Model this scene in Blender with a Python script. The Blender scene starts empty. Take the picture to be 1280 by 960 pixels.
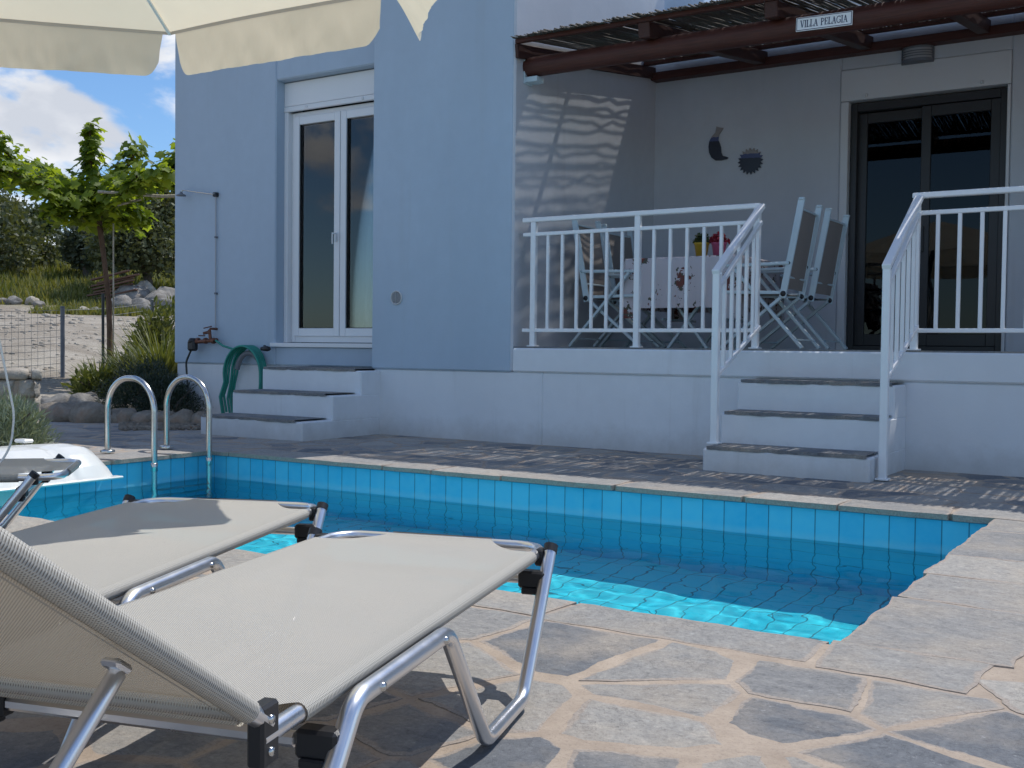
import bpy, math, random
import numpy as np
from mathutils import Vector, Matrix, noise as MN
R = math.radians
pi = math.pi
sc = bpy.context.scene
col = sc.collection
rnd = random.Random(7)

# ------------------------------------------------------------------ render set-up
sc.render.engine = 'CYCLES'
sc.cycles.use_denoising = True
sc.cycles.max_bounces = 10
sc.cycles.transmission_bounces = 8
sc.cycles.transparent_max_bounces = 24
sc.cycles.caustics_refractive = True
sc.cycles.caustics_reflective = False
sc.cycles.sample_clamp_indirect = 6.0
sc.view_settings.view_transform = 'Standard'
sc.view_settings.look = 'None'
sc.view_settings.gamma = 1.0
sc.view_settings.exposure = -0.12
sc.view_settings.use_curve_mapping = False

# ------------------------------------------------------------------ material helpers
class NT:
    def __init__(s, name):
        s.m = bpy.data.materials.new(name); s.m.use_nodes = True
        s.t = s.m.node_tree; s.t.nodes.clear()
        s.out = s.n('ShaderNodeOutputMaterial')
    def n(s, typ, **kw):
        nd = s.t.nodes.new(typ)
        for k, v in kw.items(): setattr(nd, k, v)
        return nd
    def l(s, a, b): s.t.links.new(a, b)
    def set(s, sock, v):
        if hasattr(v, 'is_linked'): s.l(v, sock)
        elif isinstance(v, (tuple, list)) and len(v) == 3 and sock.type == 'RGBA': sock.default_value = (*v, 1)
        else: sock.default_value = v
    def math(s, op, a, b=None, c=None):
        nd = s.n('ShaderNodeMath', operation=op)
        for i, v in enumerate((a, b, c)):
            if v is not None: s.set(nd.inputs[i], v)
        return nd.outputs[0]
    def coord(s, which='Object'): return s.n('ShaderNodeTexCoord').outputs[which]
    def mapped(s, scale=(1, 1, 1), which='Object', rot=(0, 0, 0)):
        mp = s.n('ShaderNodeMapping'); s.l(s.coord(which), mp.inputs['Vector'])
        mp.inputs['Scale'].default_value = scale; mp.inputs['Rotation'].default_value = rot
        return mp.outputs[0]
    def noise(s, scale, detail=4, rough=.55, vec=None, dist=0):
        nd = s.n('ShaderNodeTexNoise'); s.l(vec or s.coord(), nd.inputs['Vector'])
        nd.inputs['Scale'].default_value = scale; nd.inputs['Detail'].default_value = detail
        nd.inputs['Roughness'].default_value = rough; nd.inputs['Distortion'].default_value = dist
        return nd.outputs['Fac']
    def mix(s, fac, a, b, blend='MIX'):
        nd = s.n('ShaderNodeMix', data_type='RGBA', blend_type=blend)
        s.set(nd.inputs[0], fac); s.set(nd.inputs[6], a); s.set(nd.inputs[7], b)
        return nd.outputs[2]
    def ramp(s, fac, lo, hi):
        nd = s.n('ShaderNodeMapRange'); s.set(nd.inputs[0], fac)
        nd.inputs[1].default_value = lo; nd.inputs[2].default_value = hi
        return nd.outputs[0]
    def bump(s, h, strength=.3, dist=.01, prev=None):
        nd = s.n('ShaderNodeBump'); s.l(h, nd.inputs['Height'])
        nd.inputs['Strength'].default_value = strength; nd.inputs['Distance'].default_value = dist
        if prev is not None: s.l(prev, nd.inputs['Normal'])
        return nd.outputs[0]
    def bsdf(s, colr, rough=.6, metal=0, bump=None, spec=.5, **kw):
        p = s.n('ShaderNodeBsdfPrincipled')
        s.set(p.inputs['Base Color'], colr); s.set(p.inputs['Roughness'], rough)
        p.inputs['Metallic'].default_value = metal
        p.inputs['Specular IOR Level'].default_value = spec
        if bump is not None: s.l(bump, p.inputs['Normal'])
        for k, v in kw.items(): s.set(p.inputs[k], v)
        return p.outputs[0]
    def done(s, sh): s.l(sh, s.out.inputs[0]); return s.m

def sc3(c, f): return tuple(min(1, x * f) for x in c)

def simple(name, c, rough=.6, metal=0, var=.12, vs=6, bs=0, bd=.004, spec=.5, bstr=.4):
    t = NT(name)
    cc = t.mix(t.noise(vs), sc3(c, 1 - var), sc3(c, 1 + var))
    b = t.bump(t.noise(bs, 6, .65), bstr, bd) if bs else None
    return t.done(t.bsdf(cc, rough, metal, b, spec))

M = {}
def plaster(name, c, streak):
    t = NT(name)
    v = t.mapped((1, 1, .35))
    big = t.noise(.9, 5, .6, v); fine = t.noise(70, 4, .7); med = t.noise(9, 4, .6)
    cc = t.mix(t.ramp(big, .35, .7), sc3(c, .93), sc3(c, 1.05))
    cc = t.mix(t.ramp(med, .3, .8), cc, t.mix(.5, cc, sc3(c, .90)))
    # grime streaks that run down the wall
    st = t.ramp(t.noise(2.2, 5, .6, t.mapped((3, 3, .16))), .60, .82)
    cc = t.mix(t.math('MULTIPLY', st, streak), cc, (.36, .34, .31))
    zz = t.n('ShaderNodeSeparateXYZ'); t.l(t.coord(), zz.inputs[0])
    splash = t.math('MULTIPLY', t.ramp(t.math('ADD', zz.outputs[2], t.math('MULTIPLY_ADD', t.noise(6, 6, .7), .3, -.15)), .20, .0), .38)
    cc = t.mix(splash, cc, (.34, .31, .27))
    b = t.bump(fine, .25, .003, t.bump(t.noise(5, 4), .25, .012))
    return t.done(t.bsdf(cc, .9, 0, b, .25))
M['blue_wall'] = plaster('blue_plaster', (.46, .555, .655), .12)
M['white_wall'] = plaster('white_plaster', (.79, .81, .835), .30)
M['shaded_porch_wall'] = plaster('shaded_white_plaster', (.62, .645, .69), .20)  # white plaster darkened: the shade of the porch is put into the colour
M['white_pvc'] = simple('white_upvc', (.80, .81, .82), .35, var=.03, vs=3)
M['door_white'] = simple('matt_white_upvc', (.70, .715, .735), .5, var=.03, vs=3)
M['white_paint'] = simple('white_painted_metal', (.86, .87, .88), .35, var=.05, vs=9, bs=40, bd=.0006)
M['dark_wood'] = None
def wood(name, c, sc_=(1, 1, 1), rough=.55):
    t = NT(name)
    g = t.noise(9, 6, .65, t.mapped(sc_))
    cc = t.mix(t.ramp(g, .3, .75), sc3(c, .6), sc3(c, 1.3))
    return t.done(t.bsdf(cc, rough, 0, t.bump(g, .3, .004), .35))
M['wood_x'] = wood('stained_wood_along_x', (.085, .028, .02), (.5, 9, 9))
M['wood_y'] = wood('stained_wood_along_y', (.065, .025, .018), (9, .5, 9))
M['old_wood'] = wood('weathered_boards', (.20, .115, .085), (.5, 9, 9), .85)
M['reed'] = wood('dry_reed', (.13, .112, .09), (14, .8, 14), .8)
M['alu'] = None
def metal(name, c, rough, bs=120):
    t = NT(name)
    n_ = t.noise(bs, 3, .6, t.mapped((.2, 1, 1)))
    rr = t.math('MULTIPLY_ADD', t.noise(14, 4), .22, rough - .08)
    return t.done(t.bsdf(c, rr, 1, t.bump(n_, .06, .001)))
M['alu'] = metal('brushed_aluminium', (.80, .80, .81), .28)
M['steel'] = metal('polished_stainless_steel', (.62, .61, .585), .18)
M['wall_paint_grey'] = simple('grey_painted_metal', (.40, .41, .43), .5)
M['black'] = simple('black_plastic', (.016, .016, .018), .45, var=.2, vs=30)
M['grey_plastic'] = simple('grey_plastic', (.17, .18, .20), .5)
M['dark_alu'] = simple('anthracite_aluminium', (.026, .027, .030), .4)
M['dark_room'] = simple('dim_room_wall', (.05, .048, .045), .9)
M['lightblue_metal'] = simple('pale_blue_painted_metal', (.54, .65, .70), .4, var=.06)
M['tan_mesh'] = simple('tan_mesh_fabric', (.27, .24, .22), .85, var=.1, vs=60, bs=400, bd=.001)
M['green_hose'] = simple('green_hose_rubber', (.02, .25, .19), .35, var=.25, vs=18)
M['dark_hose'] = simple('dark_hose_rubber', (.03, .035, .035), .5)
M['brass'] = simple('weathered_brass', (.20, .09, .06), .5, .6, var=.4, vs=40)
M['rust'] = simple('rusty_iron', (.13, .05, .03), .8, var=.45, vs=25, bs=60)
M['bark'] = None
def bark(name, c):
    t = NT(name); v = t.mapped((1, 1, .22))
    g = t.noise(28, 6, .7, v)
    return t.done(t.bsdf(t.mix(t.ramp(g, .3, .7), sc3(c, .5), sc3(c, 1.35)), .95, 0, t.bump(g, .8, .02), .2))
M['bark'] = bark('brown_bark', (.15, .095, .065))
M['olive_bark'] = bark('grey_bark', (.16, .14, .12))
M['cane'] = bark('pale_cane', (.50, .45, .36))

def leafm(name, a, b, trans=.35, spec=.4, rough=.5):
    t = NT(name)
    g = t.n('ShaderNodeNewGeometry').outputs['Random Per Island']
    cc = t.mix(g, a, b)
    cc = t.mix(t.ramp(t.noise(1.3, 3), .35, .65), cc, t.mix(.35, cc, b))
    p = t.bsdf(cc, rough, 0, None, spec)
    tr = t.n('ShaderNodeBsdfTranslucent'); t.l(t.mix(1, cc, (1.6, 1.5, .55), 'MULTIPLY'), tr.inputs[0])
    mx = t.n('ShaderNodeMixShader'); mx.inputs[0].default_value = trans
    t.l(p, mx.inputs[1]); t.l(tr.outputs[0], mx.inputs[2])
    return t.done(mx.outputs[0])
M['vine_leaf'] = leafm('vine_leaf', (.05, .10, .012), (.28, .36, .05), .55)
M['olive_leaf'] = leafm('olive_leaf', (.06, .075, .035), (.14, .155, .075), .25)
M['dark_leaf'] = leafm('dark_leaf', (.03, .045, .02), (.075, .10, .04), .25)
M['rosemary_leaf'] = leafm('rosemary_leaf', (.016, .030, .020), (.048, .07, .045), .12)
M['sage_leaf'] = leafm('sage_leaf', (.075, .10, .07), (.14, .165, .11), .2)
M['lavender_leaf'] = leafm('lavender_leaf', (.14, .19, .14), (.27, .32, .24), .2)
M['grass_leaf'] = leafm('grass_blade', (.05, .08, .018), (.17, .185, .06), .3)
M['hill_leaf'] = leafm('hill_grass_blade', (.09, .125, .025), (.26, .25, .09), .3)

# crazy paving stone: colour attribute per slab
def stone_mat():
    t = NT('slate_paving')
    at = t.n('ShaderNodeAttribute', attribute_name='tone'); at2 = t.n('ShaderNodeAttribute', attribute_name='ang')
    # cleaved grain, turned differently on each slab
    rotn = t.n('ShaderNodeVectorRotate', rotation_type='Z_AXIS'); t.l(t.coord(), rotn.inputs['Vector']); t.l(at2.outputs['Fac'], rotn.inputs['Angle'])
    mp = t.n('ShaderNodeMapping'); t.l(rotn.outputs[0], mp.inputs['Vector']); mp.inputs['Scale'].default_value = (3.0, 6.5, 4)
    grain = t.noise(3.2, 10, .74, mp.outputs[0], .35)
    cloud = t.noise(3.2, 5, .6)
    fine = t.noise(150, 4, .7)
    base = t.mix(at.outputs['Fac'], (.165, .175, .19), (.455, .425, .38))
    base = t.mix(t.ramp(grain, .34, .68), t.mix(1, base, (.80, .81, .83), 'MULTIPLY'), t.mix(1, base, (1.18, 1.17, 1.15), 'MULTIPLY'))
    tan = t.math('MULTIPLY', t.ramp(cloud, .44, .68), .62)
    base = t.mix(tan, base, (.45, .385, .31))
    rust = t.math('MULTIPLY', t.ramp(t.noise(5.5, 6, .7, None, .6), .63, .78), .35)
    base = t.mix(rust, base, (.36, .24, .15))
    spk = t.noise(85, 5, .8)
    base = t.mix(t.math('MULTIPLY', t.ramp(spk, .52, .66), .55), base, t.mix(1, base, (.55, .56, .58), 'MULTIPLY'))
    base = t.mix(t.math('MULTIPLY', t.ramp(spk, .46, .34), .45), base, t.mix(1, base, (1.45, 1.43, 1.4), 'MULTIPLY'))
    spk2 = t.noise(40, 6, .75, None, .3)
    base = t.mix(t.math('MULTIPLY', t.ramp(spk2, .54, .64), .5), base, t.mix(1, base, (.58, .59, .61), 'MULTIPLY'))
    base = t.mix(t.math('MULTIPLY', t.ramp(spk2, .44, .34), .4), base, t.mix(1, base, (1.5, 1.48, 1.45), 'MULTIPLY'))
    fn = t.noise(4.2, 7, .62, mp.outputs[0], .6)
    ridge = t.ramp(t.math('ABSOLUTE', t.math('SUBTRACT', fn, .5)), .014, .0)
    ridge = t.math('MULTIPLY', ridge, t.ramp(t.noise(5, 3), .48, .6))
    base = t.mix(t.math('MULTIPLY', ridge, .55), base, t.mix(1, base, (.42, .42, .44), 'MULTIPLY'))
    pit = t.math('MULTIPLY', t.ramp(t.noise(19, 8, .8, None, .5), .58, .66), .45)
    base = t.mix(pit, base, t.mix(1, base, (.6, .6, .62), 'MULTIPLY'))
    pale = t.math('MULTIPLY', t.ramp(t.noise(26, 7, .8), .60, .70), .55)
    base = t.mix(pale, base, (.60, .60, .59))
    rm = t.n('ShaderNodeAttribute', attribute_name='rim').outputs['Fac']
    sm = t.math('ADD', rm, t.math('MULTIPLY_ADD', t.noise(14, 6, .7), 1.5, -.75))
    base = t.mix(t.math('MULTIPLY', t.ramp(sm, .50, .66), .92), base, t.mix(t.ramp(t.noise(95, 5, .85), .4, .65), (.47, .40, .34), (.30, .25, .21)))
    b = t.bump(grain, .42, .008, t.bump(fine, .5, .002, t.bump(t.noise(24, 8, .8), .75, .008, t.bump(pit, -.5, .006, t.bump(t.math('GREATER_THAN', fn, .5), .5, .004)))))
    return t.done(t.bsdf(base, .72, 0, b, .35))
M['stone'] = stone_mat()
def mortar_mat():
    t = NT('pink_tan_mortar')
    cc = t.mix(t.ramp(t.noise(7, 6, .65), .3, .7), (.36, .29, .23), (.51, .42, .335))
    cc = t.mix(t.math('MULTIPLY', t.ramp(t.noise(95, 5, .85), .52, .66), .6), cc, (.25, .20, .165))
    return t.done(t.bsdf(cc, .95, 0, t.bump(t.noise(110, 5, .8), .5, .004, t.bump(t.noise(16, 4), .5, .01)), .2))
M['mortar'] = mortar_mat()

def tile_mat(name, axes, c1, c2):
    t = NT(name)
    sp = t.n('ShaderNodeSeparateXYZ'); t.l(t.coord(), sp.inputs[0])
    a, b = sp.outputs[axes[0]], sp.outputs[axes[1]]
    def cell(x, per, off): return t.math('ADD', t.math('DIVIDE', x, per), off)
    ca = cell(a, .1275, .31); cb = cell(b, .255, .118)
    def line(c, w): return t.math('GREATER_THAN', t.math('ABSOLUTE', t.math('SUBTRACT', t.math('FRACT', c), .5)), .5 - w)
    g = t.math('MAXIMUM', line(ca, .024), line(cb, .012))
    cv = t.n('ShaderNodeCombineXYZ'); t.l(t.math('FLOOR', ca), cv.inputs[0]); t.l(t.math('FLOOR', cb), cv.inputs[1])
    wn = t.n('ShaderNodeTexWhiteNoise'); t.l(cv.outputs[0], wn.inputs['Vector'])
    cc = t.mix(wn.outputs[0], c1, c2)
    cc = t.mix(t.ramp(t.noise(14, 4), .3, .8), cc, t.mix(.25, cc, (.25, .74, .86)))
    cc = t.mix(t.math('MULTIPLY', g, .72), cc, (.012, .08, .14))
    if 2 in axes:                                            # lime bloom along the waterline
        wl = t.math('MULTIPLY', t.ramp(t.math('ABSOLUTE', t.math('ADD', t.math('MULTIPLY_ADD', t.noise(5, 4), .05, -.025), t.math('ADD', b, .185))), .035, .0), t.math('MULTIPLY', t.noise(9, 5), .42))
        cc = t.mix(wl, cc, (.55, .70, .74))
    return t.done(t.bsdf(cc, t.math('MULTIPLY_ADD', g, .5, .16), 0, t.bump(g, -.4, .003, t.bump(t.noise(7, 2), .08, .01)), .5))
M['tile_x'] = tile_mat('blue_tiles_long_wall', (0, 2), (.065, .52, .81), (.12, .61, .87))
M['tile_y'] = tile_mat('blue_tiles_short_wall', (1, 2), (.065, .52, .81), (.12, .61, .87))
M['tile_f'] = tile_mat('blue_tiles_floor', (0, 1), (.045, .79, .99), (.08, .85, .99))

t = NT('pool_water')
gl = t.n('ShaderNodeBsdfRefraction'); gl.inputs['IOR'].default_value = 1.333; gl.inputs['Roughness'].default_value = 0
gl.inputs['Color'].default_value = (.93, 1, 1, 1)
gs = t.n('ShaderNodeBsdfGlossy'); gs.inputs['Roughness'].default_value = 0
fr = t.n('ShaderNodeFresnel'); fr.inputs[0].default_value = 1.333
mxw = t.n('ShaderNodeMixShader'); t.l(t.math('MULTIPLY', fr.outputs[0], .40), mxw.inputs[0]); t.l(gl.outputs[0], mxw.inputs[1]); t.l(gs.outputs[0], mxw.inputs[2])
M['water'] = t.done(mxw.outputs[0])

def glass_pane(name, tint, refl=1.6):
    t = NT(name)
    fr = t.n('ShaderNodeFresnel'); fr.inputs[0].default_value = 1.52
    tr = t.n('ShaderNodeBsdfTransparent'); tr.inputs[0].default_value = (*tint, 1)
    g = t.n('ShaderNodeBsdfGlossy'); g.inputs['Roughness'].default_value = .01
    mx = t.n('ShaderNodeMixShader'); t.l(t.math('MULTIPLY_ADD', fr.outputs[0], refl, .015), mx.inputs[0]); t.l(tr.outputs[0], mx.inputs[1]); t.l(g.outputs[0], mx.inputs[2])
    return t.done(mx.outputs[0])
M['glass'] = glass_pane('window_glass', (.80, .84, .85))
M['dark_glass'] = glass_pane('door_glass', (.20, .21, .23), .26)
t = NT('sheer_curtain')
w = t.n('ShaderNodeTexWave', wave_type='BANDS', bands_direction='X'); t.l(t.coord(), w.inputs[0]); w.inputs['Scale'].default_value = 2.2; w.inputs['Distortion'].default_value = 1.5
M['curtain'] = t.done(t.bsdf(t.mix(w.outputs[1], (.34, .335, .33), (.55, .545, .54)), .95))

def sling_mat(name, c, dark):
    t = NT(name)
    sp = t.n('ShaderNodeSeparateXYZ'); t.l(t.coord(), sp.inputs[0])
    P = .0042
    a = t.math('SINE', t.math('MULTIPLY', sp.outputs[0], 2 * pi / P)); b = t.math('SINE', t.math('MULTIPLY', sp.outputs[1], 2 * pi / P))
    wv = t.math('MULTIPLY_ADD', t.math('MULTIPLY', a, b), .5, .5)
    cc = t.mix(t.ramp(wv, .10, .48), dark, c)
    soil = t.ramp(t.noise(6, 5, .6), .3, .8)
    cc = t.mix(t.math('MULTIPLY', soil, .35), cc, sc3(c, .88))
    cc = t.mix(t.math('MULTIPLY', t.ramp(t.noise(45, 3, .5), .72, .8), .35), cc, sc3(c, .55))
    p = t.bsdf(cc, .72, 0, t.bump(wv, .7, .0016), .2)
    tl = t.n('ShaderNodeBsdfTranslucent'); t.l(t.mix(1, cc, (.92, .76, .58), 'MULTIPLY'), tl.inputs[0])
    m1 = t.n('ShaderNodeMixShader'); m1.inputs[0].default_value = .13; t.l(p, m1.inputs[1]); t.l(tl.outputs[0], m1.inputs[2])
    tp = t.n('ShaderNodeBsdfTransparent')
    m2 = t.n('ShaderNodeMixShader'); t.l(t.math('MULTIPLY', t.math('LESS_THAN', wv, .14), .42), m2.inputs[0]); t.l(m1.outputs[0], m2.inputs[1]); t.l(tp.outputs[0], m2.inputs[2])
    return t.done(m2.outputs[0])
M['sling'] = sling_mat('woven_sling_fabric', (.63, .60, .535), (.24, .22, .19))

def canvas(name, c, tr):
    t = NT(name)
    cc = t.mix(t.noise(5, 4), sc3(c, .93), sc3(c, 1.03))
    p = t.bsdf(cc, .8, 0, t.bump(t.noise(700, 2), .15, .001, t.bump(t.noise(7, 3, .5, t.mapped((1, 1, .6))), .35, .02)), .2)
    tl = t.n('ShaderNodeBsdfTranslucent'); t.l(t.mix(1, cc, (1, .95, .82), 'MULTIPLY'), tl.inputs[0])
    m1 = t.n('ShaderNodeMixShader'); m1.inputs[0].default_value = tr; t.l(p, m1.inputs[1]); t.l(tl.outputs[0], m1.inputs[2])
    return t.done(m1.outputs[0])
M['canvas'] = canvas('cream_canvas', (.84, .775, .655), .52)
M['white_plastic'] = None
t = NT('white_moulded_plastic')
M['white_plastic'] = t.done(t.bsdf(t.mix(t.noise(8), (.76, .76, .72), (.82, .82, .79)), .22, 0, None, .5, **{'Subsurface Weight': 0.0}))

def rock_mat(name, a, b, c=None):
    t = NT(name)
    g = t.noise(4, 8, .7); h = t.noise(14, 7, .7)
    cc = t.mix(t.ramp(g, .35, .68), a, b)
    if c: cc = t.mix(t.math('MULTIPLY', t.ramp(t.noise(3, 5), .55, .72), .7), cc, c)
    return t.done(t.bsdf(cc, .92, 0, t.bump(h, .9, .03), .2))
M['rock'] = rock_mat('limestone_rock', (.18, .145, .11), (.42, .37, .30), (.34, .19, .11))
M['rock_grey'] = rock_mat('grey_boulder', (.16, .15, .135), (.40, .375, .34), (.24, .19, .14))
M['wall_stone'] = rock_mat('rough_wall_stone', (.36, .31, .25), (.62, .57, .49), (.45, .33, .22))

# terrain
def terrain_mat():
    t = NT('dry_ground')
    at = t.n('ShaderNodeAttribute', attribute_name='green')
    gr = t.mix(t.ramp(t.noise(.55, 8, .7), .35, .65), (.30, .255, .20), (.50, .45, .375))
    gr = t.mix(t.math('MULTIPLY', t.ramp(t.noise(9, 6, .75), .5, .7), .55), gr, (.22, .175, .13))
    rut = t.noise(1.0, 5, .6, t.mapped((.22, 1.6, 1), 'Object', (0, 0, R(-54))))
    gr = t.mix(t.math('MULTIPLY', t.ramp(rut, .52, .68), .6), gr, (.24, .195, .15))
    gn = t.mix(t.ramp(t.noise(.8, 7, .7), .35, .65), (.10, .12, .03), (.27, .24, .11))
    gn = t.mix(t.math('MULTIPLY', t.ramp(t.noise(3.5, 5, .7), .5, .7), .5), gn, (.03, .045, .013))
    cc = t.mix(at.outputs['Fac'], gr, gn)
    return t.done(t.bsdf(cc, .95, 0, t.bump(t.noise(11, 7, .75), .8, .06), .15))
M['terrain'] = terrain_mat()

# ------------------------------------------------------------------ mesh builder
class MB:
    def __init__(s): s.v = []; s.f = []; s.mi = []; s.sm = []; s.att = {}
    def add(s, vs, fs, mi=0, smooth=False):
        o = len(s.v); s.v += [tuple(p) for p in vs]
        for f in fs: s.f.append([i + o for i in f]); s.mi.append(mi); s.sm.append(smooth)
        return o
    def box(s, a, b, mi=0, bev=0.0, mat=None):
        x0, y0, z0 = [min(p, q) for p, q in zip(a, b)]; x1, y1, z1 = [max(p, q) for p, q in zip(a, b)]
        if bev <= 0:
            V = [(x, y, z) for x in (x0, x1) for y in (y0, y1) for z in (z0, z1)]
            F = [(0, 1, 3, 2), (4, 6, 7, 5), (0, 4, 5, 1), (2, 3, 7, 6), (0, 2, 6, 4), (1, 5, 7, 3)]
        else:
            bev = min(bev, (x1 - x0) / 2.01, (y1 - y0) / 2.01, (z1 - z0) / 2.01)
            V = []; idx = {}
            xs, ys, zs = (x0, x1), (y0, y1), (z0, z1)
            for i in (0, 1):
                for j in (0, 1):
                    for k in (0, 1):
                        sx, sy, sz = (1, -1)[i], (1, -1)[j], (1, -1)[k]
                        X, Y, Z = xs[i], ys[j], zs[k]
                        idx[i, j, k, 0] = len(V); V.append((X, Y + sy * bev, Z + sz * bev))
                        idx[i, j, k, 1] = len(V); V.append((X + sx * bev, Y, Z + sz * bev))
                        idx[i, j, k, 2] = len(V); V.append((X + sx * bev, Y + sy * bev, Z))
            F = []
            for i in (0, 1):
                q = [idx[i, 0, 0, 0], idx[i, 1, 0, 0], idx[i, 1, 1, 0], idx[i, 0, 1, 0]]; F.append(q if i else q[::-1])
                q = [idx[0, i, 0, 1], idx[1, i, 0, 1], idx[1, i, 1, 1], idx[0, i, 1, 1]]; F.append(q[::-1] if i else q)
                q = [idx[0, 0, i, 2], idx[1, 0, i, 2], idx[1, 1, i, 2], idx[0, 1, i, 2]]; F.append(q if i else q[::-1])
            for a_ in (0, 1):
                for b_ in (0, 1):
                    q = [idx[a_, b_, 0, 0], idx[a_, b_, 0, 1], idx[a_, b_, 1, 1], idx[a_, b_, 1, 0]]; F.append(q if a_ != b_ else q[::-1])
                    q = [idx[a_, 0, b_, 0], idx[a_, 0, b_, 2], idx[a_, 1, b_, 2], idx[a_, 1, b_, 0]]; F.append(q if a_ == b_ else q[::-1])
                    q = [idx[0, a_, b_, 1], idx[0, a_, b_, 2], idx[1, a_, b_, 2], idx[1, a_, b_, 1]]; F.append(q if a_ != b_ else q[::-1])
            for i in (0, 1):
                for j in (0, 1):
                    for k in (0, 1):
                        q = [idx[i, j, k, 0], idx[i, j, k, 1], idx[i, j, k, 2]]; F.append(q if (i + j + k) % 2 else q[::-1])
        if mat is not None: V = [tuple(mat @ Vector(p)) for p in V]
        s.add(V, F, mi)
        return s
    def bar(s, p, q, w, h, mi=0, bev=.002, roll=0):
        p, q = Vector(p), Vector(q); d = q - p; L = d.length; d.normalize()
        up = Vector((0, 0, 1)) if abs(d.z) < .95 else Vector((0, 1, 0))
        sd = d.cross(up).normalized(); up = sd.cross(d)
        m = Matrix((sd, d, up)).transposed().to_4x4(); m.translation = p
        if roll: m = m @ Matrix.Rotation(roll, 4, 'Y')
        s.box((-w / 2, 0, -h / 2), (w / 2, L, h / 2), mi, bev, m); return s
    def tube(s, path, r, n=10, mi=0, cap=True, closed=False):
        P = [Vector(p) for p in path]; rs = r if isinstance(r, (list, tuple)) else [r] * len(P)
        k = len(P); prev = None; rings = []
        for i, p in enumerate(P):
            if closed: t_ = P[(i + 1) % k] - P[i - 1]
            else: t_ = P[min(i + 1, k - 1)] - P[max(i - 1, 0)]
            t_.normalize()
            if prev is None:
                a = Vector((0, 0, 1)) if abs(t_.z) < .9 else Vector((1, 0, 0))
                u = t_.cross(a).normalized()
            else:
                u = (prev - t_ * prev.dot(t_)).normalized()
            prev = u; w_ = t_.cross(u)
            rings.append([p + (u * math.cos(2 * pi * j / n) + w_ * math.sin(2 * pi * j / n)) * rs[i] for j in range(n)])
        o = len(s.v)
        V = [q for rg in rings for q in rg]
        F = []
        for i in range(k if closed else k - 1):
            a, b = i * n, ((i + 1) % k) * n
            for j in range(n): F.append((a + j, a + (j + 1) % n, b + (j + 1) % n, b + j))
        s.add(V, F, mi, True)
        if cap and not closed:
            for rg, rev in ((rings[0], True), (rings[-1], False)):
                ids = list(range(n)); s.add(rg, [ids[::-1] if rev else ids], mi)
        return s
    def lathe(s, prof, n=20, c=(0, 0, 0), mi=0, axis='Z', smooth=True):
        V = []; F = []
        for r, z in prof:
            for j in range(n):
                a = 2 * pi * j / n
                x, y = r * math.cos(a), r * math.sin(a)
                p = (x, y, z) if axis == 'Z' else ((x, z, y) if axis == 'Y' else (z, x, y))
                V.append((p[0] + c[0], p[1] + c[1], p[2] + c[2]))
        for i in range(len(prof) - 1):
            for j in range(n): F.append((i * n + j, i * n + (j + 1) % n, (i + 1) * n + (j + 1) % n, (i + 1) * n + j))
        s.add(V, F, mi, smooth); return s
    def grid(s, fn, nu, nv, mi=0, smooth=True):
        V = [fn(i / nu, j / nv) for i in range(nu + 1) for j in range(nv + 1)]
        F = [(i * (nv + 1) + j, (i + 1) * (nv + 1) + j, (i + 1) * (nv + 1) + j + 1, i * (nv + 1) + j + 1) for i in range(nu) for j in range(nv)]
        s.add(V, F, mi, smooth); return s
    def build(s, name, mats, parent=None, loc=None, rot=None, fix=False):
        me = bpy.data.meshes.new(name); me.from_pydata(s.v, [], s.f)
        if not isinstance(mats, (list, tuple)): mats = [mats]
        for m in mats: me.materials.append(m)
        me.polygons.foreach_set('material_index', s.mi); me.polygons.foreach_set('use_smooth', s.sm)
        for nm, (dom, vals) in s.att.items():
            a = me.attributes.new(nm, 'FLOAT', dom); a.data.foreach_set('value', vals)
        if fix:
            import bmesh
            bm = bmesh.new(); bm.from_mesh(me); bmesh.ops.recalc_face_normals(bm, faces=bm.faces); bm.to_mesh(me); bm.free()
        me.validate(); me.update()
        o = bpy.data.objects.new(name, me); col.objects.link(o)
        if parent is not None: o.parent = parent
        if loc is not None: o.location = loc
        if rot is not None: o.rotation_euler = rot
        return o

def empty(name, loc=(0, 0, 0), rz=0):
    o = bpy.data.objects.new(name, None); o.empty_display_size = .2; col.objects.link(o)
    o.location = loc; o.rotation_euler = (0, 0, rz); return o
def tag(o, label=None, cat=None, group=None, kind=None):
    if label: o['label'] = label
    if cat: o['category'] = cat
    if group: o['group'] = group
    if kind: o['kind'] = kind
    return o
def kids(o): return [c for c in bpy.data.objects if c.parent == o]
def copy_tree(o, parent=None):
    c = o.copy(); col.objects.link(c)
    if parent is not None: c.parent = parent
    for ch in kids(o): copy_tree(ch, c)
    return c
def fillet(pts, r, n=6):
    P = [Vector(p) for p in pts]; out = [P[0]]
    for i in range(1, len(P) - 1):
        a, b, c = P[i - 1], P[i], P[i + 1]
        d1 = (a - b); d2 = (c - b); l1, l2 = d1.length, d2.length; d1.normalize(); d2.normalize()
        ang = d1.angle(d2); cut = min(r / math.tan(ang / 2), l1 * .49, l2 * .49); rr = cut * math.tan(ang / 2)
        bis = (d1 + d2).normalized(); ctr = b + bis * (rr / math.sin(ang / 2))
        s_, e_ = b + d1 * cut - ctr, b + d2 * cut - ctr
        for k in range(n + 1):
            q = s_.lerp(e_, k / n); 
            w = s_.angle(e_) if s_.length > 1e-9 else 0
            if w > 1e-4: q = (s_ * math.sin((1 - k / n) * w) + e_ * math.sin(k / n * w)) / math.sin(w)
            out.append(ctr + q)
    out.append(P[-1]); return out

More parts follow.
